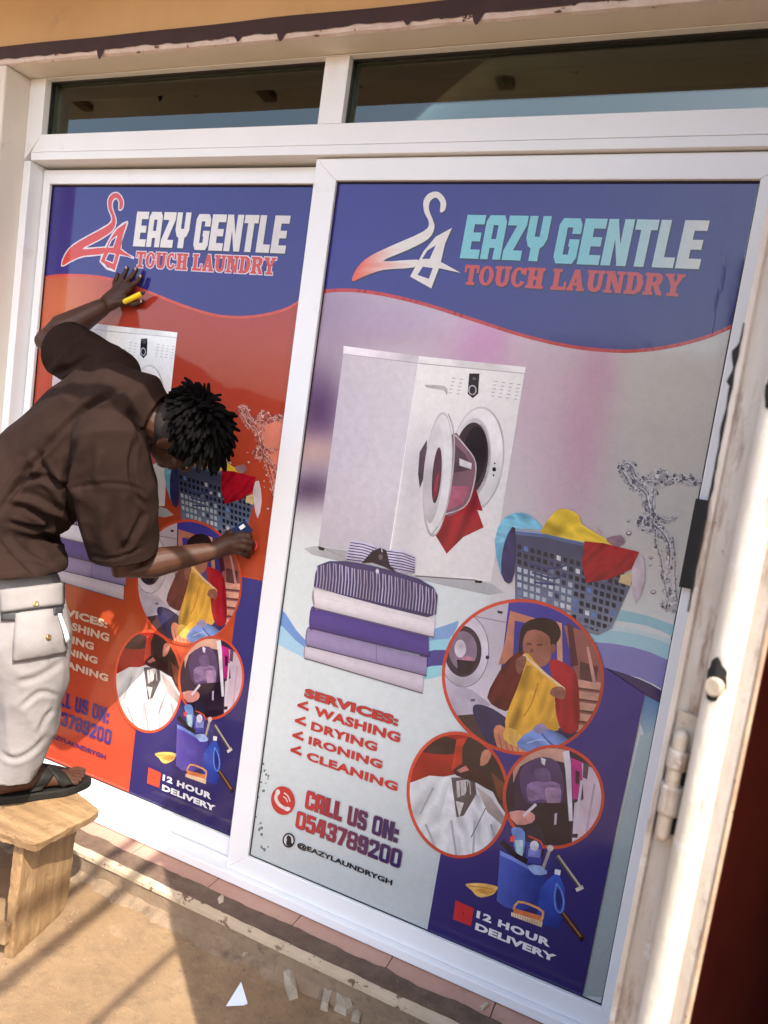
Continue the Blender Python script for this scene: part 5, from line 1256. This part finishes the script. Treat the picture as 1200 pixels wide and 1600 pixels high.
# -- right hand, closed round the squeegee card
PR_ = pY(356, 850, -.045)
knr = [pY(374, 836, -.036), pY(378, 844, -.040), pY(376, 853, -.040), pY(371, 861, -.034)]
tr_ = [(pY(388, 836, -.026), pY(392, 843, SF - .014)), (pY(393, 846, -.026), pY(396, 853, SF - .012)), (pY(390, 857, -.024), pY(393, 863, SF - .012)), (pY(383, 866, -.018), pY(388, 870, SF - .011))]
chain(bm, [WRR, WRR.lerp(PR_, .55), PR_], [.027, .032, .034], 14)
for k_ in knr: chain(bm, [WRR.lerp(PR_, .5), PR_.lerp(k_, .6), k_], [.022, .018, .0135], 12)
for k_, (m_, t_) in zip(knr, tr_): chain(bm, [k_, k_.lerp(m_, .5) - nY * .003, m_, t_], [.0125, .0112, .0102, .0085], 12)
chain(bm, [WRR.lerp(PR_, .4), pY(358, 834, -.022), pY(372, 829, -.006), pY(382, 829, SF - .02)], [.018, .0150, .0125, .009], 12)
# -- leg core and right foot
FT = pZ(138, 1228, ST); HEEL = pZ(-18, 1256, ST); fdir = (FT - HEEL); FL = fdir.length; fdir.normalize(); fs_ = Vector((fdir.y, -fdir.x, 0))
print('foot', round(FL, 3))
UZ = Vector((0, 0, 1))
def FP(t, s_, z): return HEEL + fdir * (FL * t) + fs_ * s_ + UZ * z
SO = .026                               # sole thickness
chain(bm, [HIP, HIP.lerp(ANK, .5) + Vector((.03, .03, 0)), ANK, FP(.16, 0, SO + .05)], [.085, .06, .042, .040], 14)
chain(bm, [HIP2, HIP2.lerp(ANK, .5) + Vector((-.20, .06, 0)), ANK + Vector((-.34, .02, 0)), ANK + Vector((-.33, .04, -.04))], [.085, .06, .042, .038], 14)
loft(bm, [(FP(.02, 0, SO + .024), fs_ * .018, UZ * .018), (FP(.07, 0, SO + .030), fs_ * .031, UZ * .030), (FP(.22, 0, SO + .044), fs_ * .034, UZ * .044), (FP(.42, -.002, SO + .036), fs_ * .037, UZ * .036),
          (FP(.60, -.004, SO + .026), fs_ * .043, UZ * .026), (FP(.74, -.004, SO + .018), fs_ * .044, UZ * .018), (FP(.80, -.004, SO + .013), fs_ * .038, UZ * .012)], 18)
for k, (s_, tt_, r) in enumerate(((-.030, .97, .0125), (-.012, .955, .0095), (.005, .93, .0092), (.020, .895, .0088), (.033, .85, .0085))):
    chain(bm, [FP(.70, s_ * .92, SO + .013), FP(tt_ - .08, s_, SO + .016), FP(tt_ - .02, s_ * 1.02, SO + .010)], [.012, r, r * .92], 10)
f2 = HEEL + Vector((-.35, .04, 0))
loft(bm, [(f2 + fdir * (FL * t) + UZ * (SO + z), fs_ * a, UZ * z) for t, a, z in ((.02, .018, .018), (.2, .034, .042), (.45, .037, .034), (.72, .043, .018), (.95, .034, .010))], 16)
body_me = remeshed('body', bm, .0036, 2)
body = link('body', body_me, M['skin'], per, smooth=True)
# eyes (turned to the hands), nails
for s_ in (-1, 1):
    e_ = bmesh.new(); ellipsoid(e_, HP(s_ * .030, .082, -.006), (sd3 * .012, fd * .007, cr * .007), 12, 8); bm_done('eye', e_, mat('eye_white', (.5, .47, .43), .2), per, True)
for _, t_ in tipsL[:3] + [(0, onG(222, 471, .0095))]:
    nb = bmesh.new(); ellipsoid(nb, t_ - nY * .0062 , (Vector((.0045, 0, .002)), Vector((-.0025, 0, .0060)), nY * .0022), 10, 6); bm_done('fingernail', nb, M['nail'], per, True)

# -- hair: short locs over the upper head
hb = bmesh.new(); rs = random.Random(21)
ellipsoid(hb, HP(0, -.012, .020), (sd3 * .078, fd * .096, cr * .092), 24, 14)
cnt = 0
for k in range(1400):
    z = 1 - 2 * (k + .5) / 1400; r = math.sqrt(1 - z * z); a = k * 2.399963
    n = Vector((r * math.cos(a), r * math.sin(a), z))        # head frame: side, face, crown
    lim = -.02 if n.y < .1 else .30
    if n.z < lim or rs.random() < .36: continue
    if n.y > .55 and n.z < .55: continue
    p = HP(n.x * .078, -.012 + n.y * .096, .020 + n.z * .092)
    nw = (sd3 * n.x + fd * n.y + cr * n.z).normalized()
    flow = nw * .75 + (sd3 * n.x + fd * (n.y * .9) - cr * .55) * .85 + Vector((rs.gauss(0, .22), rs.gauss(0, .22), rs.gauss(0, .22)))
    flow.normalize(); L = rs.uniform(.034, .060) * (1.0 if n.z > .2 else .7)
    pts = [p - nw * .006]
    d = nw * .9 + flow * .3
    for s_ in range(5):
        d.normalize(); pts.append(pts[-1] + d * (L / 4)); d = d * .7 + flow * .35 + Vector((0, 0, -.46)) + Vector((rs.gauss(0, .16), rs.gauss(0, .12), rs.gauss(0, .12)))
    R0 = rs.uniform(.0050, .0072)
    chain(hb, pts, [R0 * rs.uniform(.75, 1.2) for _ in range(5)] + [R0 * .7], 7); cnt += 1
hair = bm_done('hair', hb, M['hair'], per, True)
# short shaved nape
nb = bmesh.new(); ellipsoid(nb, HP(0, -.022, -.004), (sd3 * .0765, fd * .086, cr * .080), 22, 12); bm_done('shaved_hair', nb, mat('stubble_hair', (.016, .010, .008), .8), per, True)

# -- clothing built as shells, then creased
def crease(me, lines, facing=.0):
    """fold lines given as pixel polylines on the side we see: (points, depth in metres, half width in pixels)"""
    co = np.empty(len(me.vertices) * 3); me.vertices.foreach_get('co', co); co = co.reshape(-1, 3)
    no = np.empty(len(me.vertices) * 3); me.vertices.foreach_get('normal', no); no = no.reshape(-1, 3)
    c = np.array(CAM); d = (co - c) @ np.array(RM); px = 600 + F_PX * d[:, 0] / d[:, 1]; py = 800 - F_PX * d[:, 2] / d[:, 1]
    vis = np.einsum('ij,ij->i', no, c - co) / np.linalg.norm(c - co, axis=1); wgt = np.clip((vis - facing) * 4, 0, 1)
    disp = np.zeros(len(co))
    for pts, amp, wid in lines:
        pts = spline(pts, 4, False); best = np.full(len(co), 1e9); tp = np.zeros(len(co)); n = len(pts) - 1
        for i in range(n):
            a, b = np.array(pts[i]), np.array(pts[i + 1]); ab = b - a; t = np.clip(((px - a[0]) * ab[0] + (py - a[1]) * ab[1]) / (ab @ ab + 1e-9), 0, 1)
            dd = np.hypot(px - a[0] - t * ab[0], py - a[1] - t * ab[1]); up_ = dd < best; best[up_] = dd[up_]; tp[up_] = (i + t[up_]) / n
        fade = np.clip(np.sin(np.pi * np.clip(tp, .0, 1)) * 1.6 + .12, 0, 1)
        disp += amp * fade * (np.exp(-(best / wid) ** 2) - .45 * np.exp(-((best - 1.8 * wid) / wid) ** 2))
    co = co + no * (disp * wgt)[:, None]
    me.vertices.foreach_set('co', co.ravel()); me.update()
def open_end(me, c, ax, r):
    """cut the garment straight across so that the hem is an open edge"""
    b = bmesh.new(); b.from_mesh(me)
    fs2 = [f for f in b.faces if (f.calc_center_median() - c).length < r]
    geo = list({v_ for f in fs2 for v_ in f.verts}) + list({e_ for f in fs2 for e_ in f.edges}) + fs2
    bmesh.ops.bisect_plane(b, geom=geo, plane_co=c, plane_no=ax, clear_outer=False)
    dead = [f for f in b.faces if (f.calc_center_median() - c).length < r and (f.calc_center_median() - c).dot(ax) > 1e-5]
    bmesh.ops.delete(b, geom=dead, context='FACES'); b.to_mesh(me); b.free(); me.update()
def section(c, lat, dep): return (c, lat, dep)
tb = bmesh.new()
lat = (SHR - SHL).normalized()
ax_t = (NECK - HIP.lerp(HIP2, .5)).normalized()
latp = (lat - ax_t * lat.dot(ax_t)).normalized(); dep = ax_t.cross(latp)
HM = HIP.lerp(HIP2, .5); SM = SHR.lerp(SHL, .5)
latH = (HIP - HIP2).normalized(); latH = (latH - ax_t * latH.dot(ax_t)).normalized(); depH = ax_t.cross(latH)
down = -ax_t
hem_c = pY(2, 884, -.485); adn = Vector((.10, .03, -1)).normalized()
lath = (HIP - HIP2); lath = (lath - adn * lath.dot(adn)).normalized(); deph = adn.cross(lath)
if deph.dot(depH) < 0: deph = -deph
nd = (HEAD - NECK).normalized(); latn = (latp - nd * latp.dot(nd)).normalized(); depn = nd.cross(latn)
if depn.dot(dep) < 0: depn = -depn
HMs = HM + Vector((0, -.035, 0))
secs = [(hem_c + adn * .05, lath * .212, deph * .168), (hem_c - adn * .015, lath * .215, deph * .172), (HMs.lerp(SM, .24), (lath + latH).normalized() * .212, (deph + depH).normalized() * .176), (HM.lerp(SM, .55), (latH + latp).normalized() * .192, depH * .156),
        (HM.lerp(SM, .80), latp * .195, dep * .150), (SM, latp * .182, dep * .135), (SM.lerp(NECK, .45), (latp + latn).normalized() * .172, (dep + depn).normalized() * .130), (NECK, latn * .140, depn * .112), (NECK.lerp(HEAD, .22), latn * .104, depn * .092), (NECK.lerp(HEAD, .50), latn * .078, depn * .074)]
loft(tb, secs, 30)
slR = SHR.lerp(ELR, .86); adR = (ELR - SHR).normalized()
chain(tb, [SHR.lerp(SM, .45), SHR - adR * .01, SHR.lerp(ELR, .30), SHR.lerp(ELR, .60), slR + adR * .05], [.09, .098, .112, .108, .093], 22, round_ends=False)
slL = SHL.lerp(ELL, .72); adL = (ELL - SHL).normalized()
chain(tb, [SHL.lerp(SM, .45), SHL - adL * .01, SHL.lerp(ELL, .35), slL + adL * .05], [.092, .096, .096, .092], 22, round_ends=False)
shirt_me = remeshed('t_shirt', tb, .0065, 7)
open_end(shirt_me, slR, adR, .15); open_end(shirt_me, slL, adL, .14)
open_end(shirt_me, hem_c, adn, .30); open_end(shirt_me, NECK.lerp(HEAD, .36), nd, .12)
def shift(me, fn):
    n = len(me.vertices); co = np.empty(n * 3); no = np.empty(n * 3); me.vertices.foreach_get('co', co); me.vertices.foreach_get('normal', no)
    co = co.reshape(-1, 3); no = no.reshape(-1, 3); d = np.array([fn(Vector(c)) for c in co]); co = co + no * d[:, None]
    me.vertices.foreach_set('co', co.ravel()); me.update()
def drape0(me, amp, sc, seed): shift(me, lambda c: amp * ((1 - 2 * abs(noise.noise(c * sc + Vector((seed, 0, 0))))) - .4))
drape0(shirt_me, .0045, 9, 3.3)
crease(shirt_me, [([(132, 866), (180, 872), (228, 852)], -.004, 2.6), ([(0, 858), (40, 874), (98, 890)], -.003, 2.6), ([(0, 800), (40, 740), (95, 672), (150, 628), (200, 605)], -.016, 5), ([(20, 762), (60, 745), (105, 765), (118, 790)], -.012, 5), ([(10, 780), (50, 785), (80, 800), (115, 812)], .012, 6), ([(40, 795), (75, 815), (72, 830)], -.012, 4),
                  ([(55, 700), (66, 730), (90, 760), (110, 790)], -.012, 6), ([(62, 835), (90, 842), (112, 838)], -.016, 6), ([(40, 850), (70, 870), (100, 872)], -.010, 5), ([(0, 835), (30, 870), (60, 900)], -.008, 5), ([(10, 815), (55, 826), (78, 822)], -.010, 4),
                  ([(104, 720), (108, 780), (118, 820), (128, 870)], -.018, 6), ([(210, 690), (204, 730), (212, 770), (226, 790)], -.010, 4), ([(160, 700), (152, 740), (158, 760)], .006, 8), ([(130, 690), (118, 740), (112, 770)], .008, 7), ([(200, 640), (214, 660), (222, 690)], -.008, 5),
                  ([(225, 800), (212, 830), (190, 862)], -.008, 5), ([(165, 790), (160, 830), (170, 870)], .006, 9), ([(195, 770), (192, 820), (200, 850)], .005, 8), ([(108, 765), (150, 756), (200, 758), (230, 772)], -.004, 3),
                  ([(75, 590), (120, 568), (140, 552)], -.012, 5), ([(85, 575), (110, 545), (128, 535)], .008, 6), ([(120, 590), (170, 560), (210, 560)], -.008, 6), ([(0, 690), (60, 650), (120, 610)], .006, 10), ([(30, 720), (80, 680)], -.005, 8)])
o = link('t_shirt', shirt_me, M['shirt'], per, smooth=True); sdm = o.modifiers.new('s', 'SOLIDIFY'); sdm.thickness = .003; sdm.offset = -1
# -- trousers
pb = bmesh.new()
def ell_chain(b, data, n=24):
    pts = [d[0] for d in data]
    chain(b, pts, [d[1] for d in data], n, round_ends=False)
ell_chain(pb, [(HM + ax_t * .02, .08), (HIP, .085), (pY(20, 925, -.50), .122), (pY(38, 1000, -.50), .122), (pY(46, 1075, -.49), .098), (pY(40, 1135, -.49), .083), (pY(24, 1186, -.505), .070), (pY(13, 1214, -.512), .066), (pY(6, 1250, -.512), .064)])
ell_chain(pb, [(HM + ax_t * .02, .08), (HIP2, .085), (pY(-95, 940, -.36), .118), (pY(-115, 1040, -.33), .10), (pY(-128, 1130, -.31), .080), (pY(-135, 1200, -.30), .068)])
tr_me = remeshed('cargo_trousers', pb, .0065, 7)
open_end(tr_me, pY(12, 1204, -.512), Vector((-.12, .05, -1)).normalized(), .12)
open_end(tr_me, hem_c - adn * .035, -adn, .40)
def drape(me, amp, sx, sz, seed):
    def fn(c):
        q = Vector(((c.x * .8 + c.y * .6) * sx + c.z * sz * .5, (c.y * .8 - c.x * .6) * sx, c.z * sz + seed))
        return amp * ((1 - 2 * abs(noise.noise(q))) - .45 + .5 * noise.noise(q * 2.3))
    shift(me, fn)
drape(tr_me, .0065, 13, 6, 4.0)
crease(tr_me, [([(100, 1032), (60, 1058), (25, 1066)], -.004, 5), ([(92, 1088), (62, 1082), (30, 1108)], -.005, 4), ([(0, 1176), (24, 1186), (52, 1172), (72, 1150)], -.005, 4), ([(84, 1108), (70, 1124), (62, 1146)], -.005, 4)])
tro = link('cargo_trousers', tr_me, M['trousers'], per, smooth=True); sdm = tro.modifiers.new('s', 'SOLIDIFY'); sdm.thickness = .003; sdm.offset = -1
# pockets, straps and buttons laid on the trouser leg
bvh = BVHTree.FromPolygons([v_.co[:] for v_ in tr_me.vertices], [p.vertices[:] for p in tr_me.polygons])
def on_leg(u, v):
    d = ray(u, v).normalized(); h = bvh.ray_cast(CAM, d)
    return (h[0], h[1]) if h[0] else (pY(u, v, -.5), -d)
def patch(name, quad, nu, nv, lift, mt, parent, bulge=0, thick=.003):
    b = bmesh.new(); rows = []
    for j in range(nv + 1):
        row = []
        for i in range(nu + 1):
            s_, t_ = i / nu, j / nv
            a = [quad[0][k] + (quad[1][k] - quad[0][k]) * s_ for k in (0, 1)]; c = [quad[3][k] + (quad[2][k] - quad[3][k]) * s_ for k in (0, 1)]
            p, n = on_leg(a[0] + (c[0] - a[0]) * t_, a[1] + (c[1] - a[1]) * t_)
            e_ = min(1, 5 * min(s_, 1 - s_, t_, 1 - t_) + .25)
            row.append(b.verts.new(p + n * (lift + bulge * e_ + .0012 * noise.noise(p * 40))))
        rows.append(row)
    for r0_, r1_ in zip(rows, rows[1:]):
        for i in range(nu): b.faces.new((r0_[i], r1_[i], r1_[i + 1], r0_[i + 1]))
    o = bm_done(name, b, mt, parent, True); s_ = o.modifiers.new('s', 'SOLIDIFY'); s_.thickness = thick; s_.offset = 0; return o
pk = patch('cargo_pocket', [(24, 958), (93, 950), (101, 1020), (20, 1034)], 14, 14, .004, M['trousers'], per, bulge=.007)
fl = patch('pocket_flap', [(1, 922), (94, 912), (95, 946), (3, 957)], 14, 8, .010, M['trousers'], per, bulge=.004)
patch('webbing_strap', [(3, 958), (30, 956), (30, 970), (3, 970)], 5, 3, .006, M['strap'], per)
patch('webbing_strap', [(78, 951), (91, 949), (91, 961), (78, 963)], 5, 3, .013, M['strap'], per)
patch('zip_pull', [(83, 961), (88, 960), (101, 1000), (96, 1003)], 3, 8, .016, M['zip'], per)
for u, v, ow in ((53, 945, fl), (70, 996, pk)):
    p, n = on_leg(u, v); b = bmesh.new(); a = n.orthogonal().normalized(); c = n.cross(a); bs_ = p + n * .014
    loft(b, [(bs_, a * .0075, c * .0075), (bs_ + n * .003, a * .0072, c * .0072), (bs_ + n * .0042, a * .005, c * .005), (bs_ + n * .0030, a * .003, c * .003)], 16); bm_done('button', b, M['brass'], ow, True)
# -- sandal
sb_ = bmesh.new(); outl = []
for k in range(40):
    a = 2 * math.pi * k / 40; t = .5 - .53 * math.cos(a); wdt = .036 + .014 * max(0, min(1, (t - .35) / .4))
    outl.append(FP(t, wdt * math.sin(a) - .003 * (t > .4), 0))
tp = [sb_.verts.new(p + UZ * SO) for p in outl]; bt = [sb_.verts.new(p + UZ * .001) for p in outl]
sb_.faces.new(tp); sb_.faces.new(bt[::-1])
for k in range(40): sb_.faces.new((tp[k], bt[k], bt[(k + 1) % 40], tp[(k + 1) % 40]))
sole = bm_done('sandal_sole', sb_, M['sandal'], per, bevel=.005)
bbvh = BVHTree.FromPolygons([v_.co[:] for v_ in body_me.vertices], [p.vertices[:] for p in body_me.polygons])
def strap(p0, p1, wd, nm):
    """band arching over the foot from one side of the sole to the other"""
    b = bmesh.new(); rows = []; K = 22
    for k in range(K + 1):
        t = k / K; row = []
        for j in range(5):
            q = FP(p0[0] + (p1[0] - p0[0]) * t + wd * (j / 4 - .5), p0[1] + (p1[1] - p0[1]) * t, 0)
            o_ = FP(.45 + (p0[0] - .45) * .6, 0, SO + .012); ang = math.pi * t
            # cast towards the foot axis from outside
            axis = FP(p0[0] + (p1[0] - p0[0]) * t + wd * (j / 4 - .5), 0, SO + .010)
            dr = (fs_ * math.cos(ang) * (1 if p0[1] > 0 else -1) + UZ * max(.02, math.sin(ang))).normalized()
            h = bbvh.ray_cast(axis + dr * .15, -dr)
            r_ = (h[0] - axis).length if h[0] else .03
            if t in (0, 1): r_ = max(r_, .036)
            row.append(b.verts.new(axis + dr * (r_ + .0035)))
        rows.append(row)
    for r0_, r1_ in zip(rows, rows[1:]):
        for i in range(4): b.faces.new((r0_[i], r0_[i + 1], r1_[i + 1], r1_[i]))
    o = bm_done(nm, b, M['sandal'], per, True); s_ = o.modifiers.new('s', 'SOLIDIFY'); s_.thickness = .004; return o
strap((.42, .04), (.80, -.04), .13, 'sandal_strap'); strap((.72, .04), (.50, -.04), .13, 'sandal_strap')
# -- things in the hands
mk = bmesh.new(); a, b_ = onG(196, 471, .030), onG(219, 460, .026); chain(mk, [a, b_], [.0095, .0095], 14)
mr = empty('utility_knife', a); tag(mr, 'short yellow cutter with black tip held between the fingers of the raised hand', 'knife')
bm_done('barrel', mk, M['yellow'], mr, True)
mk = bmesh.new(); c_ = onG(226, 456.5, .024); chain(mk, [b_, b_.lerp(c_, .5), c_], [.0085, .006, .003], 12); bm_done('tip', mk, M['gasket'], mr, True)
cq = [pY(362, 828, -.034), pY(383, 813, -.016), pY(395, 829, -.012), pY(374, 844, -.030)]
cme = mesh('card', cq, [(0, 1, 2, 3)]); cr_ = empty('squeegee_card', cq[1]); tag(cr_, 'dark blue plastic card with red edge pressed on the sticker by the lower hand', 'card')
o = link('card', cme, M['navy'], cr_); s_ = o.modifiers.new('s', 'SOLIDIFY'); s_.thickness = .003
mid = [cq[0].lerp(cq[1], .45), cq[0].lerp(cq[1], .8), cq[3].lerp(cq[2], .8), cq[3].lerp(cq[2], .45)]
mq = [mid[0].lerp(mid[3], .15), mid[1].lerp(mid[2], .15), mid[1].lerp(mid[2], .45), mid[0].lerp(mid[3], .45)]
nrm = (cq[1] - cq[0]).cross(cq[3] - cq[0]).normalized(); nrm = nrm if nrm.dot(CAM - cq[0]) > 0 else -nrm
link('white_mark', mesh('white_mark', [p + nrm * .0035 for p in mq], [(0, 1, 2, 3)]), M['zip'], cr_)
rq = bmesh.new(); chain(rq, [pY(396, 846, SF - .012), pY(401, 852, SF - .010), pY(399, 858, SF - .012)], [.007, .008, .006], 10); bm_done('red_edge', rq, M['redplastic'], cr_, True)
finish_parents()
